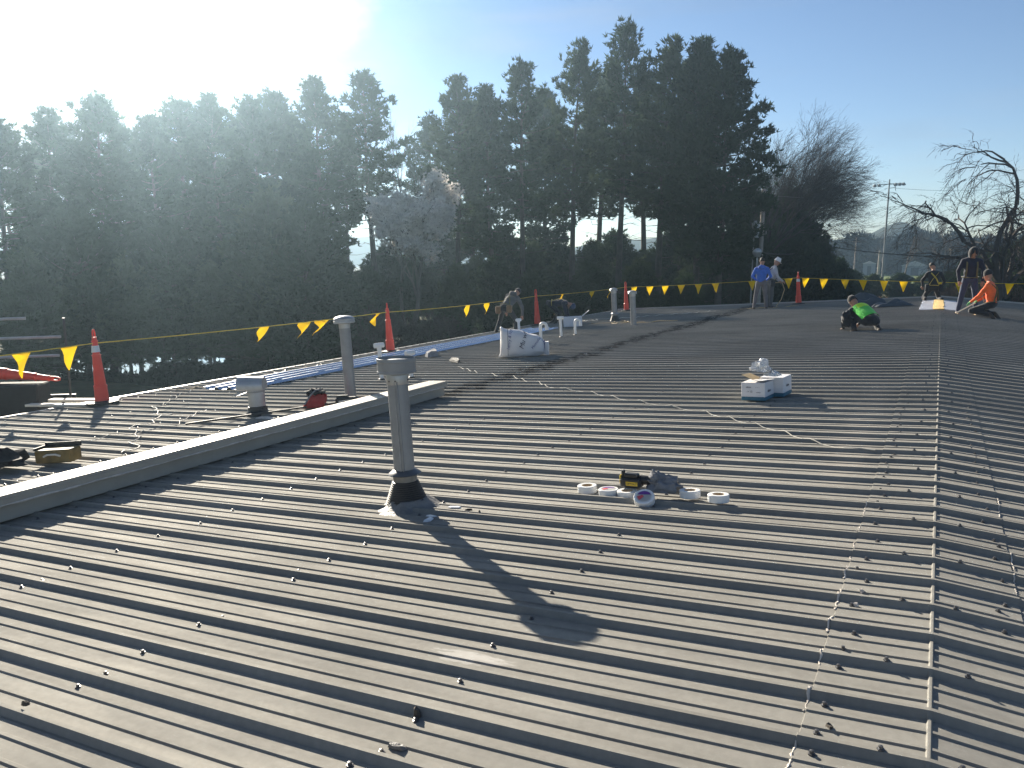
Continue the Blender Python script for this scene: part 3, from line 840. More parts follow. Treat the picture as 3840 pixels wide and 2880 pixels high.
# two cartons with a crumpled clear bag
def carton(label, x, y, rz, sx, sy, sz, flaps, txt):
    c = thing('carton', label, 'box', onroof(x, y, RIB), roofrot(x, rz))
    b = MB(); b.box((0, 0, sz * .60), (sx, sy, sz * .80), 0, None, .004); b.build('box_body', M_cartonw, c, ang=30)
    b = MB(); b.box((0, 0, sz * .1), (sx + .002, sy + .002, sz * .2), 0, None, .003); b.build('printed_base', M_teal, c, ang=30)
    if flaps:
        for s, m_, aa in ((-1, M_card, 22), (1, M_cartonw, 6)):
            b = MB(); b.box((s * sx * .27, 0, .0), (sx * .52, sy * 1.0, .004)); o = b.build('flap', m_, c, smooth=False); o.location = (-s * 0, 0, sz + .006 + (.018 if s < 0 else .003)); o.rotation_euler = (radians(-4), radians(aa if s < 0 else -3), 0)
    else:
        b = MB(); b.box((0, 0, sz + .003), (sx * .98, sy * .98, .004)); b.build('flap', M_cartonw, c, smooth=False)
    for (t, size, px, pz, face) in txt:
        o = link('print', text_mesh(t, size, M_ink), c)
        o.matrix_local = (Matrix.Translation((px, -sy / 2 - .002, pz)) @ Matrix.Rotation(pi / 2, 4, 'X')) if face == 0 else (Matrix.Translation((sx / 2 + .002, px, pz)) @ Matrix.Rotation(pi / 2, 4, 'Z') @ Matrix.Rotation(pi / 2, 4, 'X'))
    return c
carton('white printed carton with open flaps, in front of a matching carton', -1.80, 9.18, radians(-8), .27, .30, .20, True, [('ekon', .028, -.05, .15, 0), ('- - -', .03, .05, .15, 0), ('-> 12', .03, -.04, .10, 0), ('===', .028, .06, .09, 0), ('ekon', .05, -.02, .10, 1)])
carton('white printed carton standing behind and right of the open one', -1.655, 9.478, radians(-8), .27, .30, .215, False, [('ekon', .03, .0, .15, 0), ('ekon', .05, 0, .12, 1)])
b = MB(); b.blob((0, 0, .085), (.12, .10, .10), 0, None, 16, 12, .8, 4, 2.6, 0.0); b.blob((.12, .01, .04), (.085, .08, .05), 0, None, 12, 8, .8, 7, 3.0, 0.0)
tag(b.build('plastic_bag', M_film, None, ang=22, loc=(-1.79, 9.22, roofz(1.79, RIB + .226))), 'crumpled clear plastic bag lying on the open carton', 'plastic bag')

# tape rolls
def tape(label, x, y, off, tilt=(0, 0, 0), face=None, r=.069, t=.05):
    c = thing('tape_roll', label, 'tape roll', onroof(x, y, off), (Matrix.Rotation(-ALPHA, 3, 'Y') @ Euler(tilt).to_matrix()).to_euler(), 'tape rolls lying on the roof')
    b = MB(); b.lathe([(.040, .001), (r - .003, .0), (r, .004), (r, t - .004), (r - .003, t), (.040, t)], 36, 0, None, True); b.build('tape', M_white, c, ang=35)
    b = MB(); b.lathe([(.036, .002), (.0395, .002), (.0395, t - .001), (.036, t - .001)], 30, 0, None, True); b.build('core', M_kraft, c, ang=35)
    if face:
        b = MB(); b.lathe([(.0, t + .0008), (.050, t + .0008)], 32, 0); b.build('label_disc', M_white, c, ang=30)
        b = MB(); z = t + .0018
        arc = [(.047 * cos(a), .047 * sin(a), z) for a in [radians(20 + 14 * i) for i in range(11)]]
        b.add(arc, [tuple(range(len(arc)))], 0)
        b.add([(-.047, -.004, z), (-.030, -.036, z), (.0, -.004, z + .0003), (-.012, .012, z + .0003)], [(0, 1, 2, 3)], 1)
        o = b.build('printed_label', [M_purple, M_redprint], c, smooth=False)
    return c
tape('plain white tape roll with open tan core, leftmost of the row', -2.18, 5.10, .004)
tape('flat white tape roll with purple and red label, second from left', -2.00, 5.05, .004, (0, 0, .3), True)
tape('white tape roll half hidden under the black power tool', -1.86, 5.04, .004)
tape('tilted white tape roll showing its purple and red label, in front of the rag', -1.70, 4.93, .018, (radians(30), 0, .2), True)
tape('plain white tape roll alone between the rag and the rightmost roll', -1.44, 5.09, .024, (radians(-3), 0, 0))
tape('plain white tape roll, rightmost of the row', -1.24, 5.04, .024, (radians(-3), 0, 0))
# drill and rag
dr = thing('cordless_drill', 'black cordless power tool with a yellow name plate among the tape rolls', 'power tool', onroof(-1.85, 5.10, RIB + .035), roofrot(-1.85, radians(-4)))
b = MB(); b.box((0, 0, .035), (.155, .075, .072), 0, None, .014); b.build('battery', M_darkplast, dr, ang=35)
b = MB(); b.box((.005, -.005, .085), (.10, .055, .03), 0, None, .008); b.box((-.06, 0, .09), (.016, .04, .05), 0, None, .005); b.build('handle', M_darkplast, dr, ang=35)
b = MB(); b.tube([(.06, .02, .05), (.12, .02, .052), (.15, .02, .052)], [.034, .03, .022], 14); b.tube([(.15, .02, .052), (.19, .02, .052)], [.018, .014], 12); b.build('motor_and_chuck', M_darkplast, dr, ang=35)
b = MB(); b.box((-.075, .01, .055), (.012, .07, .06), 0, None, .004); b.build('trim', M_yellow, dr)
b = MB(); b.box((.015, -.0385, .032), (.085, .003, .026)); b.build('name_plate', M_yellow, dr, smooth=False)
o = link('print', text_mesh('DEWALT', .019, M_ink, .0005), dr); o.matrix_local = Matrix.Translation((.015, -.0415, .032)) @ Matrix.Rotation(pi / 2, 4, 'X')
b = MB(); b.blob((0, 0, .05), (.105, .07, .075), 0, None, 22, 14, .75, 5, 2.2, -.03); b.blob((-.06, .0, .10), (.045, .04, .05), 0, None, 14, 9, .6, 2, 2.5)
o = b.build('rag', M_rag, None, ang=60, loc=onroof(-1.63, 5.11, .03)); tag(o, 'crumpled grey rag heaped beside the black power tool', 'rag')

# cords and ropes lying on the roof
def prof_h(yy):
    t = abs(((yy - Y0 + PITCH / 2) % PITCH) - PITCH / 2)
    return RIB if t < .0095 else (RIB * (1 - (t - .0095) / .0205) if t < .03 else 0)
def lay(pts, step=.06, r=.006, wob=.03, seed=0, rib=True):
    out = []
    for i in range(len(pts) - 1):
        a = Vector((*pts[i], 0)); c = Vector((*pts[i + 1], 0)); L_ = (c - a).length; n = max(2, int(L_ / step))
        for k in range(n): out.append(a.lerp(c, k / n))
    out.append(Vector((*pts[-1], 0)))
    res = []
    for i, p in enumerate(out):
        x = p.x + wob * mnoise.noise(Vector((i * .13, seed, 0))); y = p.y + wob * mnoise.noise(Vector((i * .13, seed, 9)))
        h = max(prof_h(y + d) - abs(d) * .32 for d in (-.12, -.08, -.05, -.02, 0, .02, .05, .08, .12)) if rib else 0
        res.append((x, y, roofz(x, max(0, h) + r)))
    return res
def cord(name, label, pts, r, m, cat, wob=.03, seed=0):
    b = MB(); b.tube(lay(pts, .05, r, wob, seed), r, 6); return tag(b.build(name, m), label, cat)
cord('white_cable', 'thin white cable snaking across the ribs from the sack towards the ridge', [(-7.74, 12.31), (-7.56, 12.19), (-6.88, 11.56), (-6.63, 11.5), (-6.25, 11.17), (-5.98, 11.11), (-5.36, 10.5), (-5.18, 10.45), (-4.87, 10.07), (-4.58, 9.88), (-4.17, 9.67), (-3.75, 9.37), (-3.39, 9.09), (-2.93, 8.8), (-2.62, 8.6), (-2.19, 8.32), (-1.64, 7.8), (-1.34, 7.52), (-0.93, 7.06), (-0.65, 6.8), (-0.43, 6.75)], .0048, M_wcord, 'cable', .012, 1)
cord('tan_rope', 'tan rope heaped at the foot of the booted far vent', [(-9.7, 23.5), (-9.34, 23.41), (-8.97, 23.49), (-8.75, 23.9), (-8.4, 23.3), (-8.59, 22.9), (-8.9, 23.2), (-8.5, 23.6), (-8.16, 23.17), (-7.5, 23.2), (-6.9, 23.3)], .014, M_tan, 'rope', .12, 2)
cord('grey_rope', 'pale rope coiled on the roof right of the foam box', [(-10.4, 24.6), (-10.2, 25.0), (-10.45, 25.3), (-10.7, 25.0), (-10.4, 24.7), (-10.1, 25.0), (-10.3, 25.4), (-9.9, 25.4), (-9.76, 25.57), (-9.24, 25.71), (-8.88, 26.2), (-8.41, 26.6), (-7.5, 27.3), (-6.9, 28.0)], .013, M_wcord, 'rope', .10, 3)
cord('string', 'pale string trailing over the ribs near the leftmost cone', [(-7.4, 5.2), (-7.57, 5.47), (-7.9, 5.75), (-8.03, 5.95), (-8.5, 6.1), (-8.8, 6.6), (-9.03, 6.8), (-9.18, 7.17), (-9.9, 7.5), (-10.3, 8.1), (-10.58, 8.38), (-11.15, 9.17)], .005, M_wcord, 'string', .25, 4)
cord('string', 'second pale string crossing the ribs left of the hooded exhaust', [(-8.9, 5.0), (-8.6, 5.6), (-8.3, 6.2), (-8.5, 6.9), (-8.9, 7.6)], .004, M_wcord, 'string', .2, 5)
cord('black_cord', 'black cord tangled between the sheets and the eave', [(-11.3, 10.2), (-11.1, 11.0), (-11.4, 11.8), (-11.15, 12.4), (-11.45, 12.9), (-11.2, 13.6), (-11.35, 14.4), (-11.1, 15.6)], .012, M_bcord, 'cord', .3, 6)
cord('tan_rope', 'tan rope lying beside the black cord along the eave', [(-11.45, 9.2), (-11.2, 9.9), (-11.4, 10.8), (-11.1, 11.6), (-11.35, 12.6)], .011, M_tan, 'rope', .3, 7)
# tool bag, saw and pry bar behind the curb
tb = thing('tool_bag', 'slumped dark red tool bag with black top behind the curb', 'bag', onroof(-7.28, 7.98, RIB), roofrot(-7.28, radians(30)))
b = MB(); vs = []
for (x, sc_) in ((-.15, 1.0), (-.05, 1.08), (.06, 1.0), (.13, .8)):
    for (y, z) in ((-.11, 0), (-.12, .06), (-.07, .15), (0, .19), (.08, .15), (.12, .05), (.11, 0)): vs.append((x + z * .25, y * sc_, z * sc_ * (1 if x > -.1 else .35)))
fs = [(i * 7 + k, i * 7 + (k + 1) % 7, (i + 1) * 7 + (k + 1) % 7, (i + 1) * 7 + k) for i in range(3) for k in range(7)] + [tuple(range(6, -1, -1)), tuple(range(21, 28))]
b.add(vs, fs); b.build('bag_body', M_red, tb, ang=50)
b = MB(); b.blob((.04, 0, .19), (.12, .10, .05), 0, None, 12, 8, .7, 3, 3.0); b.build('bag_top', M_black, tb, ang=40)
b = MB(); b.tube([(-.1, -.12, .05), (-.02, -.13, .16), (.05, -.08, .23), (.1, 0, .22)], .012, 6); b.build('strap', M_rag, tb)
sw = thing('power_saw', 'black power saw with a red tip lying right of the red tool bag', 'power tool', onroof(-6.92, 8.22, RIB), roofrot(-6.92, radians(25)))
b = MB(); b.box((0, 0, .055), (.30, .10, .09), 0, None, .02); b.box((-.06, 0, .11), (.16, .05, .03), 0, None, .01); b.build('saw_body', M_darkplast, sw, ang=35)
b = MB(); b.box((.20, 0, .05), (.10, .075, .07), 0, None, .02); b.build('red_tip', M_red, sw, ang=35)
b = MB(); b.box((.03, -.056, .06), (.16, .006, .012)); b.box((-.07, -.056, .045), (.06, .006, .03)); b.build('metal_guide', M_galv, sw, smooth=False)
b = MB(); b.tube([(-8.05, 6.55, roofz(8.05, .04)), (-7.0, 8.35, roofz(7.0, .05))], .014, 6); tag(b.build('pry_bar', M_steel), 'long dark steel bar lying in front of the hooded exhaust', 'bar')
# yellow tool case and dark bag at the left edge
tc_ = thing('tool_case', 'open yellow and brown tool case behind the curb at the left edge', 'tool case', onroof(-7.62, 4.68, RIB), roofrot(-7.62, radians(26)))
b = MB(); b.box((0, 0, .075), (.36, .20, .13), 0, None, .012); b.build('case_body', mat('grubby_yellow', (.22, .145, .04), .6, 0, .5, 9), tc_, ang=35)
b = MB(); b.box((0, .1, .16), (.37, .012, .05), 0, None, .003); b.box((-.175, .0, .15), (.012, .20, .025)); b.build('case_rim', M_darkplast, tc_, ang=35)
b = MB(); b.tube([(-.08, -.11, .08), (-.03, -.13, .10), (.05, -.13, .10), (.09, -.11, .08)], .010, 6); b.build('handle', M_ply, tc_)
b = MB(); b.blob((0, 0, .08), (.26, .20, .12), 0, None, 16, 10, .7, 9, 2.2, -.02); b.blob((-.16, -.05, .14), (.11, .1, .07), 0, None, 10, 7, .7, 3, 2.5)
tag(b.build('dark_bag', M_black, None, ang=60, loc=onroof(-7.95, 4.30, RIB)), 'dark slumped bag left of the yellow tool case', 'bag')
# scraps
def scrap(name, label, x, y, m, size, seed, off=.003, cat='debris'):
    b = MB(); rnd = random.Random(seed); n = 7
    top = [(size[0] * cos(2 * pi * i / n) * rnd.uniform(.6, 1.1), size[1] * sin(2 * pi * i / n) * rnd.uniform(.6, 1.1)) for i in range(n)]
    vs = [(px, py, 0) for px, py in top] + [(px * .8, py * .8, size[2] * rnd.uniform(.5, 1.3)) for px, py in top]
    b.add(vs, [tuple(range(n - 1, -1, -1)), tuple(range(n, 2 * n))] + [(i, (i + 1) % n, n + (i + 1) % n, n + i) for i in range(n)])
    o = b.build(name, m, None, smooth=False, loc=onroof(x, y, off)); o.rotation_euler = roofrot(x, rnd.random() * 3); tag(o, label, cat)
scrap('paint_flake', 'white flake lying below the black boot of the nearest vent', -2.92, 4.19, M_white, (.07, .028, .012), 1)
scrap('paint_flake', 'small white flake behind the larger one at the nearest vent', -2.96, 4.27, M_white, (.045, .018, .006), 2)
scrap('paint_flake', 'pale shiny flake right of the nearest vent boot', -2.92, 4.50, M_white, (.075, .03, .005), 3)
scrap('debris_lump', 'brown lump caught against a rib near the bottom edge', -1.615, 2.17, M_debris, (.024, .018, .028), 4)
scrap('debris_lump', 'dark curled scrap right of the nearest vent boot', -2.78, 4.46, M_black, (.03, .01, .012), 5)
scrap('debris_lump', 'second dark scrap right of the nearest vent boot', -2.69, 4.45, M_black, (.02, .009, .010), 6)
scrap('sealer_blob', 'grey blob of old sealer on a flat at the bottom edge', -1.57, 1.98, M_sealant, (.055, .018, .012), 7)
scrap('debris_lump', 'dark lump on a rib at the lower left', -3.06, 1.63, M_debris, (.022, .014, .018), 8, RIB)
scrap('rag_scrap', 'dark cloth scrap on the ribs left of the white sack', -8.35, 13.2, M_black, (.45, .10, .05), 9, RIB, 'cloth')
scrap('rag_scrap', 'grey cardboard scrap leaning beside the galvanised sheets', -9.55, 14.2, M_rag, (.38, .14, .12), 10, RIB, 'cloth')
scrap('sealer_blob', 'whitish broken sealer at the foot of the hooded exhaust', -7.30, 7.15, M_pale, (.24, .06, .03), 11)
scrap('sealer_blob', 'tan sealer blob on the ridge cap edge, upper one', -.29, 3.83, M_pale, (.018, .013, .013), 12, .006)
scrap('sealer_blob', 'tan sealer blob on the ridge cap edge, lower one', -.30, 3.66, M_pale, (.016, .014, .012), 13, .006)
scrap('sealer_blob', 'dark rusty blob on the ridge cap near the bottom edge', -.29, 2.62, M_debris, (.02, .013, .012), 14, .006)
# dark tarps at the far ridge
def tarp(label, x, y, rz, sx, sy, h, seed, m=M_tarp):
    b = MB(); vs = []; fs = []; n = 14
    for i in range(n):
        for j in range(n):
            u = i / (n - 1) * 2 - 1; v = j / (n - 1) * 2 - 1
            e = max(0, 1 - max(abs(u), abs(v)) ** 3)
            z = h * e * (.65 + .7 * mnoise.noise(Vector((u * 1.6 + seed, v * 1.6, seed)))) + .012
            vs.append((u * sx + .08 * mnoise.noise(Vector((v * 3, seed, 1))), v * sy, max(z, .01)))
    for i in range(n - 1):
        for j in range(n - 1): fs.append((i * n + j, (i + 1) * n + j, (i + 1) * n + j + 1, i * n + j + 1))
    b.add(vs, fs); o = b.build('tarp', m, None, ang=18, loc=onroof(x, y, RIB)); o.rotation_euler = roofrot(x, rz); tag(o, label, 'tarp')
tarp('dark folded tarp heaped near the far ridge, farther of two', -2.05, 27.6, .2, .55, .45, .42, 2)
tarp('flat dark tarp roll near the far ridge, nearer of two', -1.30, 26.9, .45, .55, .28, .20, 6)
# lift platform with boards and a toppled cone at the left edge
LD = Vector((.803, .596, 0)); LN = Vector((-.596, .803, 0))
lp = thing('lift_platform', 'dark lift platform with guard rails beyond the eave at the left edge', 'work platform', (-14.0, 7.15, -1.06), (0, 0, radians(36.6)))
b = MB(); b.box((0, 0, -.03), (3.0, 1.2, .10), 0, None, .01); b.box((0, .58, .10), (3.0, .03, .16)); b.build('deck', M_darkplast, lp, ang=30)
for xx in (-1.4, .0, 1.42):
    b = MB(); b.tube([(xx, .56, 0), (xx, .56, 1.5)], .022, 8); b.build('post', M_darkplast, lp)
for z, xe in ((.86, 1.30), (1.18, 1.35), (1.50, .82)):
    b = MB(); b.tube([(-1.45, .56, z - .06), (xe, .56, z)], .024, 8); b.build('rail', M_dullgalv, lp)
b = MB(); b.box((-.2, 0, -1.6), (1.6, .9, 3.0), 0, None, .02); b.build('lift_mast', M_darkplast, lp)
b = MB(); b.box((0, 0, .24), (.75, .5, .48), 0, None, .02); o = b.build('tool_crate', M_black, None, ang=30, loc=(-13.05, 7.50, -1.03)); o.rotation_euler = (0, 0, radians(36)); tag(o, 'black crate under the toppled cone at the left edge', 'crate')
ax = (Vector((-12.464, 7.857, -.481)) - Vector((-13.581, 7.286, -.366))).normalized()
cone(0, 0, 'orange cone toppled on its side at the left edge', 0, False, tuple(Vector((-13.50, 7.32, -.375))), ax.to_track_quat('Z', 'Y').to_euler())
for i, (A_, B_, lab) in enumerate((((-12.405, 7.607, -.775), (-11.30, 7.98, -.742), 'pale board overhanging the eave left of the upright cone, upper one'), ((-12.516, 7.308, -.815), (-11.50, 7.62, -.775), 'pale board overhanging the eave left of the upright cone, lower one'))):
    A_ = Vector(A_); B_ = Vector(B_); d_ = B_ - A_
    b = MB(); b.box((d_.length / 2, 0, 0), (d_.length, .14, .035), 0, None, .004)
    o = b.build('board', M_ply, None, ang=30, loc=A_); o.rotation_euler = d_.to_track_quat('X', 'Z').to_euler(); tag(o, lab, 'board')

# ------------------------------------------------------------------ trees and background
M_needle = leaf_mat('pine_needles', (0.040, 0.062, 0.030), .30, .4, .5)
M_needle2 = leaf_mat('pine_needles_pale', (0.060, 0.082, 0.040), .35, .4, .5)
M_shrub = leaf_mat('shrub_leaves', (0.060, 0.085, 0.026), .4, .4, 1.0)
M_hedge = leaf_mat('dark_shrub_leaves', (0.032, 0.044, 0.020), .3, .4, 1.0)
M_blossom = leaf_mat('pear_blossom', (0.80, 0.76, 0.72), .5, .2, 1.0)
M_twig = mat('twigs', (0.085, 0.066, 0.055), .95, 0, .3, 2, spec=.1)
M_twigd = mat('dark_twigs', (0.090, 0.075, 0.068), .95, 0, .3, 2, spec=.1)

def tri_mesh(name, V, m):
    """V: (n,3,3) triangle array"""
    n = len(V)
    me = bpy.data.meshes.new(name)
    me.vertices.add(n * 3); me.vertices.foreach_set('co', V.reshape(-1).astype(np.float32))
    me.loops.add(n * 3); me.loops.foreach_set('vertex_index', np.arange(n * 3, dtype=np.int32))
    me.polygons.add(n); me.polygons.foreach_set('loop_start', np.arange(0, n * 3, 3, dtype=np.int32)); me.polygons.foreach_set('loop_total', np.full(n, 3, dtype=np.int32))
    me.materials.append(m); me.update(calc_edges=True); me.validate()
    return me
def tufts(P, A, rng, nb=6, L=.34, wd=.055, spread=.75):
    """fans of needle blades at points P with axes A"""
    n = len(P)
    A = A / np.linalg.norm(A, axis=1, keepdims=True)
    D = A[:, None, :] * .7 + rng.normal(size=(n, nb, 3)) * spread * .55
    D /= np.linalg.norm(D, axis=2, keepdims=True)
    ln = L * rng.uniform(.7, 1.25, size=(n, nb, 1))
    side = np.cross(D, rng.normal(size=(n, nb, 3))); side /= np.linalg.norm(side, axis=2, keepdims=True)
    base = P[:, None, :] + D * ln * .05
    T = np.stack([base - side * wd, base + side * wd, P[:, None, :] + D * ln], axis=2)
    return T.reshape(-1, 3, 3)
def pine(seed, h=20.0, z0=.36, rad=3.6, dens=1.0, top_loose=1.0, blade=(6, .36, .06)):
    rng = np.random.default_rng(seed); rnd = random.Random(seed)
    tr = MB(); n = 14; pts = []; rs = []
    bx = rnd.uniform(-.5, .5); by = rnd.uniform(-.5, .5)
    axis = lambda z: np.array([bx * (z / h) ** 2 + .18 * mnoise.noise(Vector((z * .12, seed, 0))), by * (z / h) ** 2 + .18 * mnoise.noise(Vector((z * .12, seed, 5))), z])
    for i in range(n + 1):
        z = h * .97 * i / n; pts.append(axis(z)); rs.append(max(.02, .24 * (h / 20) * (1 - i / n) ** .8 + .02))
    tr.tube(pts, rs, 8)
    PP = []; AA = []
    z = h * z0; 
    while z < h * .985:
        t = (z - h * z0) / (h * (1 - z0))
        prof = (.55 + .75 * t if t < .35 else .81 * (1 - ((t - .35) / .65) ** 1.5) + .10) 
        nbr = rnd.randint(4, 6) if t < .85 else 3
        a0 = rnd.random() * 6.28
        for k in range(nbr):
            if rnd.random() < .10: continue
            az = a0 + k * 6.283 / nbr + rnd.uniform(-.35, .35)
            Lb = max(.45, rad * prof * rnd.uniform(.55, 1.15) * (1 + .25 * mnoise.noise(Vector((cos(az) * 1.2, sin(az) * 1.2, z * .35 + seed)))))
            el = radians(-4 + 48 * t ** 1.6 + rnd.uniform(-8, 10))
            d = np.array([cos(az) * cos(el), sin(az) * cos(el), sin(el)]); base = axis(z)
            up = .12 * Lb
            path = [base + d * Lb * s + np.array([0, 0, up * s * s - .05 * Lb * sin(s * 3.1)]) for s in (0, .3, .6, .85, 1.0)]
            tr.tube(path, [.045 * (Lb / 3) + .012, .035 * (Lb / 3) + .01, .022, .012, .006], 4, 0, None, False)
            nt = max(5, int(Lb * 11 * dens))
            s = rng.uniform(.28 if t < .8 else .05, 1.03, nt) ** .75
            lat = np.array([-sin(az), cos(az), 0])
            w = rng.normal(size=nt) * .30 * Lb * np.clip(1.15 - s, .15, .8)
            base_pts = np.array([path[0] + d * Lb * q + np.array([0, 0, up * q * q - .05 * Lb * sin(q * 3.1)]) for q in s])
            P = base_pts + lat * w[:, None] + rng.normal(size=(nt, 3)) * np.array([.10, .10, .13]) + np.array([0, 0, .10])
            A = d * .6 + lat * np.sign(w)[:, None] * .35 + np.array([0, 0, .55 + .5 * t]) + rng.normal(size=(nt, 3)) * .3
            PP.append(P); AA.append(A)
            P2 = P + rng.normal(size=P.shape) * .17; PP.append(P2); AA.append(A + rng.normal(size=A.shape) * .4)
        z += rnd.uniform(.42, .72) * (h / 20) * (1 if t < .8 else .6)
    # leading shoots that break the outline
    for k in range(int(16 * top_loose)):
        az = rnd.random() * 6.28; rr = rnd.uniform(0, .9); zz = h * rnd.uniform(.86, 1.0) - rr * 1.2
        base = axis(min(zz, h * .97)) + np.array([cos(az) * rr, sin(az) * rr, 0]); hh = rnd.uniform(.4, 1.1)
        tr.tube([base, base + np.array([cos(az) * .1, sin(az) * .1, hh])], [.012, .005], 3, 0, None, False)
        m_ = 5; q = rng.uniform(0.1, 1, m_)
        PP.append(base + np.outer(q, [cos(az) * .1, sin(az) * .1, hh])); AA.append(np.tile([cos(az) * .3, sin(az) * .3, 1.0], (m_, 1)))
    # dead lower limbs
    for k in range(14):
        zz = h * rnd.uniform(.10, z0 + .05); az = rnd.random() * 6.28; L_ = rnd.uniform(.7, 2.6); b0 = axis(zz)
        q = [b0, b0 + np.array([cos(az) * L_ * .5, sin(az) * L_ * .5, rnd.uniform(-.1, .35)]), b0 + np.array([cos(az + .2) * L_, sin(az + .2) * L_, rnd.uniform(-.3, .8)])]
        tr.tube(q, [.03, .02, .006], 3, 0, None, False)
        for j in range(3):
            e = az + rnd.uniform(-.9, .9); p0 = Vector(q[1]).lerp(Vector(q[2]), rnd.random()); tr.tube([p0, p0 + Vector((cos(e), sin(e), rnd.uniform(-.3, .5))) * rnd.uniform(.3, .9)], [.012, .004], 3, 0, None, False)
    P = np.concatenate(PP); A = np.concatenate(AA)
    return tr.mesh('pine_trunk', M_bark), tri_mesh('pine_crown', tufts(P, A, rng, *blade), M_needle)
PINES = [pine(1, 20, .34, 3.6, 1.0, 1.4), pine(2, 20, .42, 3.3, .95, 1.2), pine(3, 20, .30, 3.9, 1.05, 1.6), pine(4, 20, .46, 3.2, .85, 1.0), pine(5, 20, .26, 3.9, 1.15, 1.3)]
YOUNG = [pine(11, 7, .08, 2.3, 1.3, .8, (6, .30, .05)), pine(12, 7, .05, 2.7, 1.2, .6, (6, .30, .05))]
for t in (YOUNG[0][1], PINES[1][1]): t.materials[0] = M_needle2
def tree(meshes, name, label, cat, group, b, d, sx, sz, rz, parts=('trunk', 'crown')):
    x, y = polar(b, d)
    o = thing(name, label, cat, (x, y, GZ - .05), (0, 0, rz), group, (sx, sx, sz))
    for pn, me in zip(parts, meshes): link(pn, me, o)
    return o
rnd = random.Random(5)
front = [(-60.0, 48, 12.2), (-57.4, 51, 13.4), (-54.61, 50, 14.2), (-51.6, 52, 13.4), (-49.71, 55, 15.1), (-47.61, 54, 15.3), (-45.05, 56, 15.6), (-43.81, 58, 16.5), (-40.87, 57, 17.2), (-37.67, 58, 17.9), (-31.76, 56, 17.4), (-29.4, 58, 17.2), (-27.19, 58, 18.7), (-23.74, 60, 20.4), (-20.35, 62, 22.1), (-17.73, 60, 20.4), (-15.17, 56, 19.5), (-13.5, 55, 18.6)]
vf = [2, 0, 4, 2, 4, 0, 2, 4, 0, 3, 1, 0, 3, 1, 3, 1, 2, 4]
for i, (b_, d, h) in enumerate(front):
    k = h / 20.0
    tree(PINES[vf[i]], 'pine_tree', 'dark tall pine, %s from the left in the front row beyond the eave' % ORD[i], 'pine tree', 'pines in the front row', b_, d, k * rnd.uniform(.95, 1.12) * (1.12 if i < 10 else 1.0), k / 1.01, rnd.random() * 6)
back = [(-58.22, 70, 13.9), (-56.2, 72, 15.2), (-53.02, 72, 15.5), (-48.76, 74, 17.0), (-46.53, 74, 16.8), (-42.44, 72, 16.9), (-39.42, 74, 17.4), (-33.4, 74, 17.4), (-30.67, 74, 18.6), (-25.6, 76, 20.4), (-21.86, 78, 22.0), (-18.75, 78, 21.6), (-16.2, 74, 21.9)]
for i, (b_, d, h) in enumerate(back):
    k = h / 20.0
    tree(PINES[(i * 2 + 1) % 5], 'pine_tree', 'pine in the rear row, %s from the left, mostly hidden by the front row' % ORD[i], 'pine tree', 'pines in the rear row', b_, d, k * rnd.uniform(1.0, 1.2), k, rnd.random() * 6)
# young pines and evergreen undergrowth that close the foot of the row
und = [(-59, 42, 5.6), (-56, 45, 7.4), (-53.6, 44, 5.2), (-51, 47, 7.0), (-48.5, 46, 5.0), (-46.3, 48, 6.2), (-44.6, 44, 8.4), (-42.3, 43, 7.6), (-40.0, 47, 5.5), (-38.2, 49, 4.6), (-31.8, 50, 4.8), (-29.2, 54, 5.2), (-26.5, 53, 4.4), (-22.6, 56, 4.8), (-19.0, 55, 5.0), (-15.8, 52, 4.2)]
for i, (b_, d, h) in enumerate(und):
    tree(YOUNG[i % 2], 'young_pine', 'low bushy evergreen, %s from the left along the foot of the pines' % ORD[i], 'evergreen', 'young evergreens under the pines', b_, d, h / 7 * rnd.uniform(1.0, 1.3), h / 7, rnd.random() * 6)

und2 = [(-36.8, 66, 7.5), (-34.6, 70, 6.5), (-32.6, 72, 7.5), (-30.4, 69, 6.4), (-28.4, 74, 7.6), (-26.4, 70, 6.6), (-24.6, 75, 7.6), (-22.4, 72, 6.8), (-20.6, 77, 7.8), (-18.6, 73, 7.0), (-16.8, 76, 7.6), (-15.0, 72, 7.0), (-13.4, 70, 7.4), (-12.2, 74, 8.0)]
for i, (b_, d, h) in enumerate(und2):
    tree(YOUNG[(i + 1) % 2], 'young_pine', 'shaded evergreen between the trunks, %s from the left behind the front row' % ORD[i], 'evergreen', 'shaded evergreens between the trunks', b_, d, h / 7 * 1.1, h / 7 * (.95 if i % 3 else .8), rnd.random() * 6)

mass = [(-11.6, 76, 10.5), (-10.4, 80, 9.5), (-9.2, 78, 11.0), (-8.0, 83, 8.5), (-7.0, 80, 6.8), (-5.9, 86, 5.0)]
for i, (b_, d, h) in enumerate(mass):
    tree(YOUNG[i % 2], 'young_pine', 'dark evergreen mass below the sweeping bare tree, %s from the left' % ORD[i], 'evergreen', 'dark evergreens below the bare tree', b_, d, h / 7 * .95, h / 7, i * 1.3)
hedge = [(-5.2, 104, 3.6), (-3.8, 112, 3.0), (-2.2, 108, 3.2), (-.8, 114, 3.0), (.6, 106, 3.4), (2.0, 96, 5.0), (3.2, 90, 6.0), (4.6, 86, 6.6), (6.0, 84, 7.0)]
for i, (b_, d, h) in enumerate(hedge):
    tree(YOUNG[(i + 1) % 2], 'hedge_bush', 'dark hedge bush beyond the far gable, %s from the left' % ORD[i], 'bush', 'hedge bushes beyond the far gable', b_, d, h / 7 * 1.9, h / 7, i * 1.7)

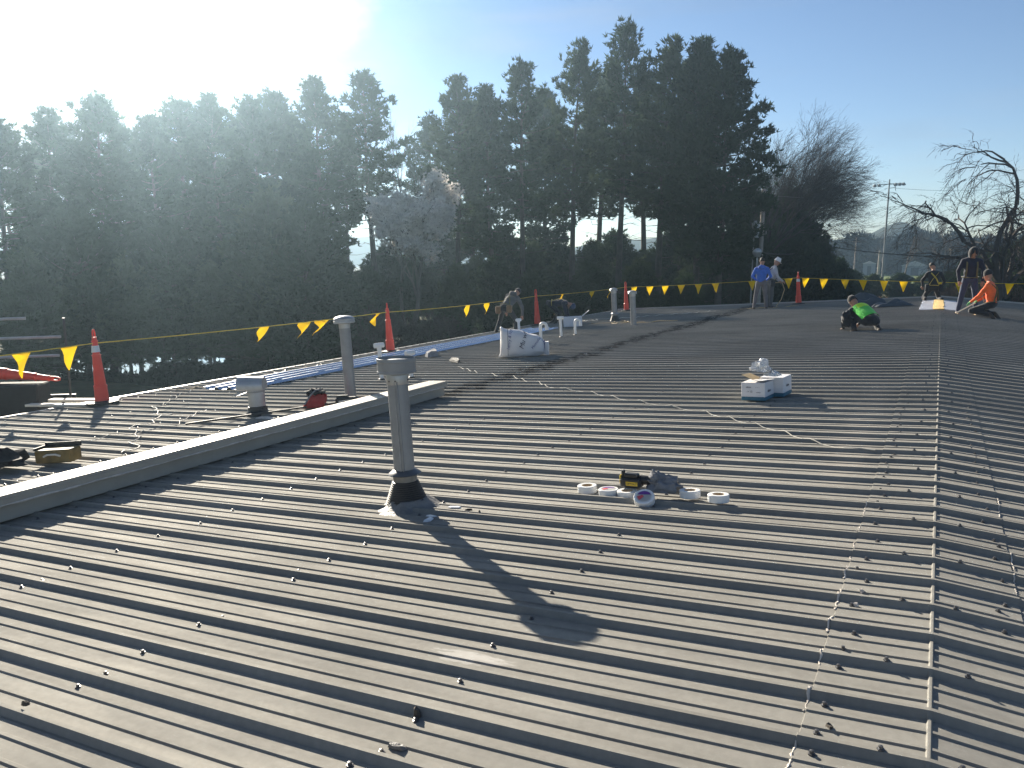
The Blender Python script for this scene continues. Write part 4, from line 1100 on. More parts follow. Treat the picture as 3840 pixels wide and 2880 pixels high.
def bare_tree(seed, h=15.0, vase=.5, lean=(0, 0), levels=5, droop=0.0, nkid=(3, 4), gnarl=.25, trunk=.2, twig_m=None, spreadz=.75, tips=None, thin=1.0):
    rnd = random.Random(seed); wood = MB(); tris = []
    ends = []
    def ribbon(p, q, r0, r1):
        d = (q - p); s = d.cross(Vector((rnd.uniform(-1, 1), rnd.uniform(-1, 1), rnd.uniform(-1, 1))))
        if s.length < 1e-6: return
        s.normalize()
        tris.append((p - s * r0, p + s * r0, q + s * r1)); tris.append((p - s * r0, q + s * r1, q - s * r1))
    def grow(p, d, L, r, lev):
        n = 5 if lev < 2 else 4
        pts = [p]; dd = d.copy()
        for i in range(n):
            dd = (dd + Vector((rnd.uniform(-1, 1), rnd.uniform(-1, 1), rnd.uniform(-1, 1))) * gnarl + Vector((lean[0], lean[1], 0)) * .05 + Vector((0, 0, -droop if lev >= 3 else (.06 if lev > 0 else .0)))).normalized()
            pts.append(pts[-1] + dd * (L / n))
        rs = [r * (1 - .55 * i / n) for i in range(n + 1)]
        if lev <= 3: wood.tube(pts, rs, (6, 4, 4, 3)[lev], 0, None, False)
        else:
            for i in range(n): ribbon(pts[i], pts[i + 1], max(rs[i] * .9, .0055), max(rs[i + 1] * .9, .005))
        if lev >= levels: ends.append(pts[-1]); ends.append(pts[-2]); return
        nk = rnd.randint(*nkid) + (1 if lev >= 2 else 0)
        for k in range(nk):
            f = rnd.uniform(.35, 1.0) if lev > 0 else rnd.uniform(.45, 1.0)
            if k == 0: f = 1.0
            i = min(n - 1, int(f * n)); q = pts[i].lerp(pts[i + 1], f * n - i) if f < 1 else pts[-1]
            ax = dd.cross(Vector((rnd.uniform(-1, 1), rnd.uniform(-1, 1), rnd.uniform(-.4, .4))))
            if ax.length < 1e-5: continue
            ang = vase * rnd.uniform(.45, 1.25) * (1.0 if k else .5)
            nd = (Matrix.Rotation(ang, 3, ax.normalized()) @ dd).normalized()
            grow(q, nd, L * rnd.uniform(.58, .84) * (spreadz if lev == 0 else 1), r * rnd.uniform(.42, .62) if k else r * .62, lev + 1)
    grow(Vector((0, 0, 0)), Vector((lean[0] * .2, lean[1] * .2, 1)).normalized(), h * .34, trunk, 0)
    zmax = max([t[2].z for t in tris] + [v[2] for v in wood.v]); k = h / zmax
    wood.v = [(x * k, y * k, z * k) for x, y, z in wood.v]
    V = np.array([[tuple(q * k) for q in t] for t in tris])
    if thin != 1.0:
        c = V.mean(axis=1, keepdims=True)
    return wood.mesh('bare_trunk', M_barkl if twig_m is None else M_bark), tri_mesh('bare_twigs', V, twig_m or M_twig), [e * k for e in ends]
BT1 = bare_tree(10, 18, .58, (.55, -.1), 6, .0, (3, 5), .17, .26, M_twigd, .9)
BT2 = bare_tree(8, 15, .46, (0, 0), 5, .0, (3, 5), .20, .22, None, .8)
BT3 = bare_tree(37, 13.5, .62, (-.9, 0), 6, .10, (2, 4), .38, .30, M_twigd, 1.0)
tree(BT1[:2], 'bare_tree', 'big leafless tree sweeping right, just right of the pines', 'bare tree', None, -11.4, 75, 1.05, 1.04, .5, ('trunk', 'twigs'))
tree(BT1[:2], 'bare_tree', 'leafless tree right behind the big sweeping one', 'bare tree', None, -9.8, 82, .95, .95, .1, ('trunk', 'twigs'))
tree(BT1[:2], 'bare_tree', 'leafless tree filling in close beside the last pine', 'bare tree', None, -10.6, 78, .8, .84, 2.2, ('trunk', 'twigs'))
tree(BT3[:2], 'bare_tree', 'gnarled leafless tree with drooping twigs at the right edge', 'bare tree', None, 2.9, 60, 1.0, 1.0, .3, ('trunk', 'twigs'))
tree(BT3[:2], 'bare_tree', 'second gnarled leafless tree cut off by the right edge', 'bare tree', None, 5.4, 63, 1.05, .92, 2.4, ('trunk', 'twigs'))
tree(BT3[:2], 'bare_tree', 'tangled leafless tree behind the hooded worker', 'bare tree', None, 3.9, 76, 1.1, .78, 4.0, ('trunk', 'twigs'))
tree(BT2[:2], 'bare_tree', 'rounded leafless tree right of the tall field light', 'bare tree', None, -1.93, 160, 1.0, .97, 0, ('trunk', 'twigs'))
tree(BT2[:2], 'bare_tree', 'leafless tree between the rounded one and the right-hand trees', 'bare tree', None, .25, 168, 1.0, .93, 1.6, ('trunk', 'twigs'))
tree(BT2[:2], 'bare_tree', 'smaller leafless tree behind the field light pole', 'bare tree', None, -3.3, 230, .8, .8, 3.0, ('trunk', 'twigs'))
tree(BT2[:2], 'bare_tree', 'tall leafless crown rising above the pines at the far left', 'bare tree', None, -54.4, 86, 1.7, 1.6, .8, ('trunk', 'twigs'))
tree(BT2[:2], 'bare_tree', 'leafless crown at the left edge above the pines', 'bare tree', None, -59.2, 80, 1.35, 1.25, 4.0, ('trunk', 'twigs'))
tree(BT2[:2], 'bare_tree', 'slim leafless tree in the gap above the blossoming tree', 'bare tree', None, -35.6, 64, .75, 1.2, 2.0, ('trunk', 'twigs'))
# blossoming tree
BL = bare_tree(37, 10, .36, (0, 0), 5, .0, (3, 4), .16, .15, None, .7)
rng = np.random.default_rng(9)
E_ = np.array([tuple(e) for e in BL[2]])
E_ = E_[rng.permutation(len(E_))][:4200]
PB = np.repeat(E_, 5, axis=0) + rng.normal(size=(len(E_) * 5, 3)) * .13
bt = tree(BL[:2], 'blossom_tree', 'small pear tree covered in white blossom before the dark pines', 'blossoming tree', None, -35.2, 48, 1.2, 1.05, 1.0, ('trunk', 'twigs'))
link('blossom', tri_mesh('blossom', tufts(PB, rng.normal(size=PB.shape), rng, 3, .13, .07, 1.2), M_blossom), bt)
# shrubs
def shrub_mesh(seed, n, rx, rz, m, leaf=(3, .16, .06)):
    rng = np.random.default_rng(seed)
    d = rng.normal(size=(n, 3)); d /= np.linalg.norm(d, axis=1, keepdims=True); d[:, 2] = np.abs(d[:, 2])
    q = np.array([1 + .45 * mnoise.noise(Vector(tuple(v * 2.1)) + Vector((seed, 0, 0))) for v in d])
    P = d * np.array([rx, rx, rz]) * (q * rng.uniform(.55, 1.0, n) ** .5)[:, None]
    tr = MB()
    for k in range(7):
        a = k * .9; tr.tube([(0, 0, -.1), (cos(a) * rx * .4, sin(a) * rx * .4, rz * .5), (cos(a) * rx * .6, sin(a) * rx * .6, rz * .8)], [.03, .02, .006], 4, 0, None, False)
    return tr.mesh('shrub_stems', M_bark), tri_mesh('shrub_leaves', tufts(P, d + np.array([0, 0, .4]), rng, *leaf), m)
SH1 = shrub_mesh(1, 2600, 2.0, 2.4, M_shrub); SH2 = shrub_mesh(2, 2600, 2.2, 2.0, M_hedge); SH3 = shrub_mesh(3, 2200, 2.2, 2.2, M_twig, (3, .35, .015))
shr = [(-17.2, 41, 1, 1.0, 'bright green shrub at the far gable by the last thin vent'), (-19.5, 43, 1, .8, 'smaller bright green shrub left of the one by the far gable'), (-14.6, 42, 2, .9, 'dark shrub beyond the gable under the last pines'), (-12.2, 44, 1, .75, 'green shrub beyond the gable left of the worker in blue'),
       (-9.0, 62, 2, 1.1, 'dark shrub behind the gable cone'), (-6.4, 66, 2, 1.0, 'dark shrub below the sweeping bare tree'), (-11.5, 70, 2, 1.6, 'large dark bush at the foot of the utility pole'), (-8.4, 80, 2, 2.3, 'tall dark bush under the big sweeping bare tree'), (-4.2, 74, 2, .75, 'low dark shrub left of the field light'), (-1.6, 72, 2, .62, 'low dark shrub seen between the flags on the right'), (.6, 70, 2, .66, 'low dark shrub behind the kneeling worker in black'), (3.2, 66, 2, 1.2, 'dark brush below the gnarled tree'), (5.4, 60, 3, 1.4, 'leafless brush at the right edge'), (1.6, 84, 3, 1.3, 'leafless brush behind the hooded worker'), (-37.5, 46, 3, 1.1, 'leafless brush at the foot of the blossoming tree'), (-33.2, 45, 3, 1.0, 'leafless brush right of the blossoming tree')]
for i, (b_, d, k, s, lab) in enumerate(shr):
    tree((SH1, SH2, SH3)[k - 1], 'shrub', lab, 'shrub', None, b_, d, s, s, i * 1.1, ('stems', 'leaves'))
# far wood beyond the field: one mass
rng = np.random.default_rng(77); PP = []; 
for i in range(90):
    b_ = -14 + 24 * i / 89 + rng.uniform(-.15, .15); d = rng.uniform(300, 390); x, y = polar(b_, d * .80); hh = rng.uniform(7, 12); rr = rng.uniform(4, 8)
    n = 260; q = rng.normal(size=(n, 3)); q /= np.linalg.norm(q, axis=1, keepdims=True); q *= rng.uniform(.3, 1, (n, 1)) ** .4
    PP.append(np.array([x, y, GZ + hh * .5]) + q * np.array([rr, rr, hh * .5]))
P = np.concatenate(PP)
tag(link('far_wood', tri_mesh('far_wood', tufts(P, rng.normal(size=P.shape) + np.array([0, 0, .8]), rng, 3, 2.2, .35, 1.0), mat('far_wood_mass', (0.045, 0.044, 0.034), 1.0, 0, .4, .05, spec=0))), 'hazy grey wood beyond the playing field', 'wood', None, 'stuff')
# utility pole with transformer
x, y = polar(-10.9, 58)
up = thing('utility_pole', 'wooden utility pole with a grey transformer behind the worker in blue', 'utility pole', (x, y, GZ - .1), (0, 0, radians(-15)))
b = MB(); b.tube([(0, 0, 0), (.02, 0, 10.1)], [.17, .13], 12); b.build('pole', M_wood, up)
b = MB(); b.lathe([(0, 0), (.26, .02), (.27, .06), (.27, 1.05), (.25, 1.10), (0, 1.14)], 20, 0, Matrix.Translation((-.22, -.42, 6.85))); b.build('transformer', mat('light_grey_enamel', (.55, .58, .60), .45), up, ang=35)
b = MB()
for dx, dz in ((.28, 9.65), (.42, 9.62), (.36, 7.1)):
    b = MB(); b.lathe([(.03, 0), (.055, .04), (.03, .08), (.055, .12), (.03, .16), (.05, .2), (0, .22)], 10, 0, Matrix.Translation((dx, -.05, dz))); b.tube([(0, 0, dz), (dx, -.05, dz)], .02, 5); b.build('insulator', M_ventlight, up)
b = MB(); b.tube([(-.42, -.3, 0), (-.40, -.3, 6.9)], .045, 8); b.build('conduit', M_dullgalv, up)
yl = thing('yard_light', 'small round-topped yard light on a thin post before the utility pole', 'lamp', (polar(-11.1, 44)[0], polar(-11.1, 44)[1], GZ - .1))
b = MB(); b.tube([(0, 0, 0), (0, 0, 5.6)], [.05, .04], 8); b.build('post', M_dullgalv, yl)
b = MB(); b.lathe([(.12, 5.62), (.18, 5.68), (.21, 5.86), (.22, 5.90), (.20, 5.98), (.10, 6.06), (0, 6.08)], 16); b.build('lamp_head', M_dullgalv, yl, ang=40)
# field light
x, y = polar(-3.28, 200)
fl_ = thing('field_light', 'tall thin floodlight pole standing beside the playing field', 'floodlight', (x, y, GZ), (0, 0, radians(3)))
b = MB(); b.tube([(0, 0, 0), (0, 0, 21.8)], [.26, .14], 8); b.build('pole', M_steel, fl_)
b = MB(); b.tube([(-2.9, 0, 20.7), (2.9, 0, 20.9)], .09, 6); b.build('crossarm', M_steel, fl_)
for dx in (-2.9, -2.0, 1.3, 2.1, 2.9):
    b = MB(); b.lathe([(.10, .5), (.25, .35), (.42, 0), (.38, -.05), (0, -.02)], 12, 0, Matrix.Translation((dx, 0, 20.5 + dx * .03)) @ Matrix.Rotation(radians(35), 4, 'X')); b.build('lamp_head', M_steel, fl_, ang=40)
def post_pole(label, b_, d, h, r=.12, m=M_wood):
    x, y = polar(b_, d); b = MB(); b.tube([(0, 0, 0), (.05, 0, h)], [r, r * .75], 8); b.box((0, 0, h - .6), (1.2, .08, .1))
    tag(b.build('line_pole', m, None, loc=(x, y, GZ)), label, 'utility pole')
post_pole('thin pole with crossbar right of the gable cone', -7.2, 95, 7.2)
post_pole('thin pale pole behind the pennants left of the field light', -5.0, 130, 8.0)
post_pole('dark pole beside the field light', -3.55, 165, 6.2, .25)
# overhead line
b = MB()
A = Vector((*polar(-11, 60), GZ + 5.8)); B = Vector((*polar(-7.2, 95), GZ + 6.6)); C_ = Vector((*polar(8, 88), GZ + 5.9))
def wire(p, q, sag): return [p.lerp(q, i / 16) - Vector((0, 0, sag * 4 * (i / 16) * (1 - i / 16))) for i in range(17)]
b.tube(wire(A, B, .5) , .05, 5); b.tube(wire(B, C_, .9), .05, 5)
tag(b.build('overhead_line', M_bcord), 'black overhead line sagging across the field at the right', 'wire')
b = MB(); b.tube(wire(Vector((*polar(-10.8, 58), GZ + 9.6)), Vector((*polar(-3.3, 200), GZ + 20)), 1.0), .02, 4); b.tube(wire(Vector((*polar(-3.2, 200), GZ + 20)), Vector((*polar(7, 220), GZ + 22)), 1.5), .03, 4)
tag(b.build('overhead_line', M_bcord), 'thin overhead wire running past the field light', 'wire')
# vehicles and field structures
def car(label, b_, d, rz, paint, s=1.0):
    x, y = polar(b_, d); c = thing('parked_car', label, 'car', (x, y, GZ + .005), (0, 0, rz), 'cars parked beyond the roof')
    prof = [(-2.2, .35), (-2.2, .80), (-1.55, .92), (-.95, 1.40), (.55, 1.42), (1.15, .98), (2.05, .84), (2.2, .62), (2.2, .35)]
    b = MB(); M4 = Matrix.Rotation(pi / 2, 4, 'X'); b.prism([(px * s, pz * s) for px, pz in prof], -.85 * s, .85 * s, 0, M4); b.build('body', paint, c, ang=30)
    for sy in (-1, 1):
        b = MB(); b.prism([(px * s, pz * s) for px, pz in ((-1.3, .95), (-.88, 1.33), (.5, 1.35), (.95, .97))], .853 * s, .858 * s, 0, Matrix.Diagonal((1, sy, 1, 1)) @ Matrix.Rotation(pi / 2, 4, 'X') @ Matrix.Diagonal((1, 1, -1, 1))); b.build('window', M_glass, c, smooth=False)
        for px in (-1.35, 1.35):
            b = MB(); b.lathe([(0, -.11), (.30, -.11), (.33, -.06), (.33, .06), (.30, .11), (0, .11)], 16, 0, Matrix.Translation((px * s, sy * .78 * s, .33 * s)) @ Matrix.Rotation(pi / 2, 4, 'X')); b.build('wheel', M_tyre, c, ang=40)
car('dark parked car at the field edge right of the light pole', -2.15, 190, .2, M_carpaint)
car('dark parked car at the field edge left of the light pole', -5.6, 185, .1, M_carpaint)
car('silver car glinting through the trunks of the pines', -29.5, 140, .5, M_carwhite)
car('pale parked car dim in the shade left of the domed vent', -44.0, 46, 2.6, M_carwhite)
def shack(label, b_, d, sx, sy, sz, m):
    x, y = polar(b_, d); c = thing('field_shed', label, 'shed', (x, y, GZ), (0, 0, radians(-b_)))
    b = MB(); b.box((0, 0, sz / 2), (sx, sy, sz)); b.build('wall', m, c, smooth=False)
    b = MB(); b.prism([(-sx * .55, sz), (sx * .55, sz), (0, sz + sx * .22)], -sy * .55, sy * .55, 0, Matrix.Rotation(pi / 2, 4, 'X')); b.build('roof', M_dullgalv, c, smooth=False)
    b = MB(); b.box((0, -sy / 2 - .02, sz * .4), (sx * .3, .04, sz * .8)); b.build('door', M_carpaint, c, smooth=False)
shack('small white shed left of the field light', -4.1, 230, 3.0, 3.0, 3.0, mat('grey_shed', (.25, .27, .29), .7))
shack('low pale shed across the field behind the kneeling worker', -1.45, 236, 6.0, 4.0, 2.4, mat('grey_shed', (.25, .27, .29), .7))

# ------------------------------------------------------------------ people
SKIN = mat('skin', (0.36, 0.20, 0.14), .6, 0, .08, 10)
HAIR = mat('dark_hair', (0.018, 0.014, 0.012), .7, 0, .2, 30)
SHOE = mat('boot_leather', (0.06, 0.045, 0.035), .7, 0, .2, 20)
def cloth(name, c): return mat('cloth_' + name, c, .9, 0, .22, 9, .5, 22, sheen=.2)
def capsule(b, p, q, r0, r1, n=12):
    p = Vector(p); q = Vector(q); d = q - p; L = max(d.length, 1e-4); M4 = Matrix.Translation(p) @ d.to_track_quat('Z', 'Y').to_matrix().to_4x4()
    prof = [(0.0001, -r0)] + [(r0 * sin(a), -r0 * cos(a)) for a in (.5, 1.0, 1.45)] + [(r1 * sin(a), L - r1 * cos(a)) for a in (1.7, 2.15, 2.65)] + [(.0001, L + r1)]
    b.lathe(prof, n, 0, M4)
def ellip(b, c, axes, n=14, m=9):
    """axes: three vectors"""
    A = Matrix((axes[0], axes[1], axes[2])).transposed().to_4x4(); A.translation = Vector(c)
    b.blob((0, 0, 0), (1, 1, 1), 0, A, n, m, 0.0)
def person(label, loc, rz, pose, jacket, pants, shoe=SHOE, hand=None, neckm=None, sc=1.0):
    """body built as one continuous remeshed skin over a posed skeleton; x right, y forward, z up"""
    V = Vector
    pel = V(pose['pel']); up = V(pose.get('up', (0, 0, 1))).normalized(); yaw = pose.get('twist', 0)
    right = (Matrix.Rotation(yaw, 3, 'Z') @ V((1, 0, 0))); right = (right - up * right.dot(up)).normalized(); fw = up.cross(right).normalized()
    hipr = V((1, 0, 0)); hipf = V((0, 1, 0))
    chest = pel + up * .30; neck = pel + up * .50; hd = V(pose.get('head', tuple(up))).normalized()
    hc = neck + up * .03 + hd * .17
    prim = []   # (kind, data, mat)
    def cap(p, q, r0, r1, m): prim.append((V(p), V(q), r0, r1, m))
    J, PN, SK, SHm, HD = 0, 1, 2, 3, 4
    b = MB()
    ellip(b, pel + V((0, 0, .0)), (right * .175, fw * .125, up * .13)); cap(pel - right * .07, pel + right * .07, .12, .12, PN)
    ellip(b, pel + up * .16, (right * .165, fw * .120, up * .17)); cap(pel + up * .10 - right * .03, pel + up * .2 + right * .03, .15, .15, J)
    ellip(b, chest + up * .03, (right * .185, fw * .130, up * .20)); cap(chest - right * .05, chest + up * .1 + right * .05, .16, .16, J)
    shl = []
    for s in (-1, 1):
        sh = neck - up * .055 + right * s * .185; shl.append(sh)
        capsule(b, neck - up * .02 + right * s * .05, sh, .075, .072); cap(neck - up * .02, sh, .075, .072, J)
    capsule(b, neck - up * .02, neck + hd * .08, .062, .056); cap(neck + hd * .02, neck + hd * .08, .055, .055, SK if neckm is None else J)
    hr = right; hf = hd.cross(hr).normalized() * 1.0
    hf = hr.cross(hd).normalized() * -1.0
    hf = hd.cross(hr).normalized()
    if hf.dot(fw) < 0 and abs(hf.dot(fw)) > .2: hf = -hf
    ellip(b, hc, (hr * .078, hf * .098, hd * .118)); cap(hc - hd * .02, hc + hd * .02, .095, .09, SK)
    capsule(b, hc - hd * .06 + hf * .045, hc - hd * .075 + hf * .06, .05, .04)
    hands = []
    for i, s in enumerate((-1, 1)):
        u, f = [V(q).normalized() for q in pose['arms'][i]]
        el = shl[i] + u * .285; wr = el + f * .245
        capsule(b, shl[i], el, .068, .055); capsule(b, el, wr, .053, .040)
        cap(shl[i], el, .068, .055, J); cap(el, wr, .053, .04, J)
        capsule(b, wr, wr + f * .085, .034, .036); cap(wr + f * .03, wr + f * .1, .036, .036, 5)
        hands.append((wr + f * .085, f, s))
    for i, s in enumerate((-1, 1)):
        t, k = [V(q).normalized() for q in pose['legs'][i]]
        hip = pel + V((s * .092, 0, -.03)); kn = hip + t * .43; an = kn + k * .41
        capsule(b, hip, kn, .098, .072); capsule(b, kn, an, .074, .056); cap(hip, kn, .098, .072, PN); cap(kn, an, .072, .056, PN)
        ft = V(pose.get('feet', ((0, 1, -.1), (0, 1, -.1)))[i]).normalized()
        capsule(b, an - ft * .03 + k * .03, an + ft * .16 + k * .035, .052, .042); cap(an - ft * .03 + k * .035, an + ft * .16 + k * .04, .055, .045, SHm)
    me = b.mesh('tmp', [], smooth=False)
    o = bpy.data.objects.new('tmp', me); COL.objects.link(o)
    md = o.modifiers.new('r', 'REMESH'); md.mode = 'VOXEL'; md.voxel_size = .021
    ms = o.modifiers.new('s', 'SMOOTH'); ms.factor = .6; ms.iterations = 5
    bpy.context.view_layer.update()
    dg = bpy.context.evaluated_depsgraph_get(); out = bpy.data.meshes.new_from_object(o.evaluated_get(dg)); bpy.data.objects.remove(o)
    nv = len(out.vertices); co = np.empty(nv * 3, np.float32); out.vertices.foreach_get('co', co); co = co.reshape(-1, 3)
    # crumpled cloth
    for i in range(nv):
        q = Vector(co[i]); co[i] += np.array((q - pel).normalized()) * .010 * mnoise.noise(q * 11 + V((loc[0], 0, 0)))
    faces = [tuple(p.vertices) for p in out.polygons]
    F = np.array([co[list(f)].mean(axis=0) for f in faces])
    best = np.full(len(F), 9e9); mi = np.zeros(len(F), int)
    for (p, q, r0, r1, m) in prim:
        p_, q_ = np.array(p), np.array(q); d = q_ - p_; L2 = max(d @ d, 1e-9); t = np.clip(((F - p_) @ d) / L2, 0, 1)
        dist = np.linalg.norm(F - (p_ + t[:, None] * d), axis=1) - (r0 + (r1 - r0) * t)
        k = dist < best; best[k] = dist[k]; mi[k] = m
    mb = MB(); mb.v = [tuple(float(c) for c in q) for q in co]; mb.f = faces; mb.m = mi.tolist()
    # fingers, ears, nose, eyes, mouth belong to the same body mesh
    for (hp, f, s) in hands:
        sd = f.cross(V((0, 0, 1)));
        if sd.length < .1: sd = right * s
        sd = sd.normalized(); nrm = sd.cross(f).normalized()
        for k, (off, L) in enumerate(((-.027, .062), (-.009, .074), (.009, .07), (.026, .055))):
            p0 = hp + sd * off - f * .01; p1 = p0 + f * L * .5 + nrm * -.006; p2 = p1 + f * L * .38 - nrm * .022
            mb.tube([p0, p1, p2], [.010, .009, .0065], 6, 5)
        p0 = hp - f * .055 - sd * .028; mb.tube([p0, p0 - sd * .03 + f * .03, p0 - sd * .034 + f * .06 - nrm * .01], [.012, .010, .007], 6, 5)
    for s in (-1, 1):
        mb.blob((0, 0, 0), (.012, .02, .032), 2, Matrix.Translation(hc + hr * s * .079 - hf * .005) @ Matrix((hr, hf, hd)).transposed().to_4x4(), 8, 6, 0)
        mb.blob((0, 0, 0), (.013, .008, .008), 4, Matrix.Translation(hc + hr * s * .03 + hf * .092 + hd * .008) @ Matrix((hr, hf, hd)).transposed().to_4x4(), 8, 6, 0)
    mb.tube([hc + hf * .095 + hd * .01, hc + hf * .115 - hd * .025, hc + hf * .10 - hd * .034], [.009, .014, .012], 6, 2)
    mb.tube([hc + hf * .098 - hd * .062 - hr * .024, hc + hf * .104 - hd * .062, hc + hf * .098 - hd * .062 + hr * .024], [.004, .006, .004], 5, 4)
    root = thing('person', label, 'person', loc, (0, 0, rz), None, (sc, sc, sc))
    mb.build('body', [jacket, pants, SKIN, shoe, HAIR, hand or SKIN], root, ang=80)
    return root, dict(pel=pel, up=up, right=right, fw=fw, chest=chest, neck=neck, hc=hc, hd=hd, hr=hr, hf=hf, shl=shl, hands=hands)
def hair(root, J, m=HAIR, k=1.0):
    b = MB(); M4 = Matrix.Translation(J['hc'] - J['hf'] * .012 + J['hd'] * .02) @ Matrix((J['hr'], J['hf'], J['hd'])).transposed().to_4x4()
    b.blob((0, -.008, .012), (.086 * k, .098 * k, .112 * k), 0, M4, 16, 10, .08, 2, 5, -.03); return b.build('hair', m, root, ang=70)
def hood(root, J, m, up_=True):
    b = MB(); A = Matrix((J['hr'], J['hf'], J['hd'])).transposed().to_4x4()
    if up_:
        M4 = Matrix.Translation(J['hc'] - J['hf'] * .02 + J['hd'] * .01) @ A
        prof = [(0.001, .150), (.06, .140), (.10, .10), (.118, .04), (.118, -.05), (.10, -.12), (.085, -.15)]
        vs = []; fs = []; n = 22
        for i, (r, z) in enumerate(prof):
            for a in range(n):
                t = -pi / 2 + (a / (n - 1) - .5) * (2 * pi - (.95 if z < .1 else .3)) ; vs.append((r * cos(t), r * 1.05 * sin(t), z))
        for i in range(len(prof) - 1):
            for a in range(n - 1): fs.append((i * n + a, i * n + a + 1, (i + 1) * n + a + 1, (i + 1) * n + a))
        b.add(vs, fs, 0, M4)
    else:
        M4 = Matrix.Translation(J['neck'] - J['fw'] * .07 + J['up'] * .0) @ Matrix((J['right'], J['fw'], J['up'])).transposed().to_4x4()
        b.blob((0, -.02, 0), (.13, .075, .085), 0, M4, 16, 10, .25, 3, 2.5)
    return b.build('hood', m, root, ang=70)
def helmet(root, J, m):
    b = MB(); M4 = Matrix.Translation(J['hc'] + J['hd'] * .03) @ Matrix((J['hr'], J['hf'], J['hd'])).transposed().to_4x4()
    b.lathe([(.118, -.004), (.122, .006), (.110, .02), (.106, .06), (.085, .105), (.045, .128), (0, .133)], 22, 0, M4)
    b.add([(-.08, .09, 0), (.08, .09, 0), (.06, .16, -.015), (-.06, .16, -.015), (-.08, .09, .008), (.08, .09, .008), (.06, .16, -.009), (-.06, .16, -.009)], [(0, 1, 2, 3)[::-1], (4, 5, 6, 7), (2, 3, 7, 6)], 0, M4)
    b.box((0, 0, .125), (.02, .17, .022), 0, M4, .006)
    return b.build('hard_hat', m, root, ang=35)
def harness(root, J, m, front=True, back=True):
    r, f, u = J['right'], J['fw'], J['up']; P = J['pel']
    for s in (-1, 1):
        b = MB()
        if back:
            pts = [P + u * .05 + r * s * .15 - f * .10, P + u * .25 + r * s * .05 - f * .145, P + u * .36 - r * s * .04 - f * .14, P + u * .48 - r * s * .12 - f * .05]
            b.tube(pts, .020, 6, 0, None, True, .35)
        if front:
            pts = [P + u * .02 + r * s * .13 + f * .12, P + u * .2 + r * s * .12 + f * .15, P + u * .36 + r * s * .12 + f * .14, P + u * .48 + r * s * .11 + f * .03]
            b.tube(pts, .020, 6, 0, None, True, .35)
        b.build('harness_strap', m, root)
    b = MB(); pts = [P + u * .04 + r * .19 * cos(a) + f * .145 * sin(a) for a in [2 * pi * i / 20 for i in range(21)]]
    b.tube(pts, .02, 6, 0, None, False, .5); b.build('harness_belt', m, root)
def pouch(root, p, s, m, name='tool_pouch', rz=0):
    b = MB(); b.box((0, 0, 0), s, 0, Matrix.Translation(p) @ Matrix.Rotation(rz, 4, 'Z'), .025); return b.build(name, m, root, ang=40)
C_blue = cloth('royal_blue', (0.03, 0.12, 0.50)); C_grey = cloth('grey_trousers', (0.115, 0.11, 0.125)); C_black = cloth('black', (0.016, 0.018, 0.024)); C_navy = cloth('navy', (0.014, 0.018, 0.040)); C_jean = cloth('denim', (0.035, 0.05, 0.10))
C_lgrey = cloth('light_grey', (0.40, 0.40, 0.42)); C_dgrey = cloth('charcoal', (0.085, 0.09, 0.095)); C_orange = cloth('safety_orange', (0.85, 0.14, 0.03)); C_green = cloth('safety_green', (0.10, 0.62, 0.08)); C_lime = cloth('safety_lime', (0.48, 0.80, 0.04)); C_brown = cloth('brown_leather', (0.16, 0.10, 0.05)); C_yel = cloth('strap_yellow', (0.42, 0.33, 0.06)); C_olive = cloth('strap_olive', (0.12, 0.11, 0.05)); C_gloveg = cloth('glove_green', (0.16, 0.42, 0.16)); C_cap = cloth('cap_blue', (0.03, 0.06, 0.13))
D = (0, 0, -1)
def face_cam(x, y): return atan2(-(x - CAM.x), y) 
# 1 worker in blue, seen from behind
x, y = -5.47, 28.37
r1, J1 = person('worker in a bright blue hoodie and grey trousers standing with back turned', onroof(x, y, RIB), radians(12), dict(pel=(0, 0, .90), up=(0, .03, 1), head=(0, .25, 1), arms=(((-.42, .12, -.9), (.55, .65, -.5)), ((.42, .12, -.9), (-.55, .65, -.5))), legs=(((-.16, .02, -1), (-.10, -.04, -1)), ((.16, .06, -1), (.10, -.06, -1)))), C_blue, C_grey)
hair(r1, J1); hood(r1, J1, C_blue, False)
# 2 worker with white hard hat
x, y = -5.28, 29.2
r2, J2 = person('worker in a white hard hat and pale sleeves holding a tan rope', onroof(x, y, RIB), radians(-62), dict(pel=(0, -.04, .90), up=(0, .22, 1), head=(0, .55, 1), arms=(((-.15, .25, -.95), (.1, .75, -.6)), ((.15, .2, -.95), (-.05, .8, -.6))), legs=(((-.12, .12, -1), (-.08, -.12, -1)), ((.12, .05, -1), (.08, -.08, -1)))), C_lgrey, C_dgrey)
helmet(r2, J2, M_white); harness(r2, J2, C_black)
pouch(r2, J2['pel'] + Vector((.2, .02, -.08)), (.10, .16, .2), C_black)
cord('tan_rope', 'tan rope lying in a heap at the feet of the worker in blue', [(-6.2, 28.6), (-5.9, 28.75), (-5.5, 28.7), (-5.2, 28.9), (-5.6, 29.0), (-5.9, 28.6), (-5.3, 28.5), (-4.9, 28.8), (-4.3, 29.1)], .014, M_tan, 'rope', .15, 12)
hx = Vector(r2.location) + Matrix.Rotation(radians(-62), 3, 'Z') @ (J2['hands'][0][0] + Vector((0.0, .05, 0)))
b = MB(); b.tube([hx + Vector((-.22, -.1, -.02)), hx, hx + Vector((.10, -.03, -.25)), hx + Vector((.02, -.1, -.6)), Vector((hx.x - .12, hx.y - .2, roofz(hx.x, .03)))], .016, 6); tag(b.build('tan_rope', M_tan), 'tan rope hanging from the hands of the worker in the hard hat', 'rope')
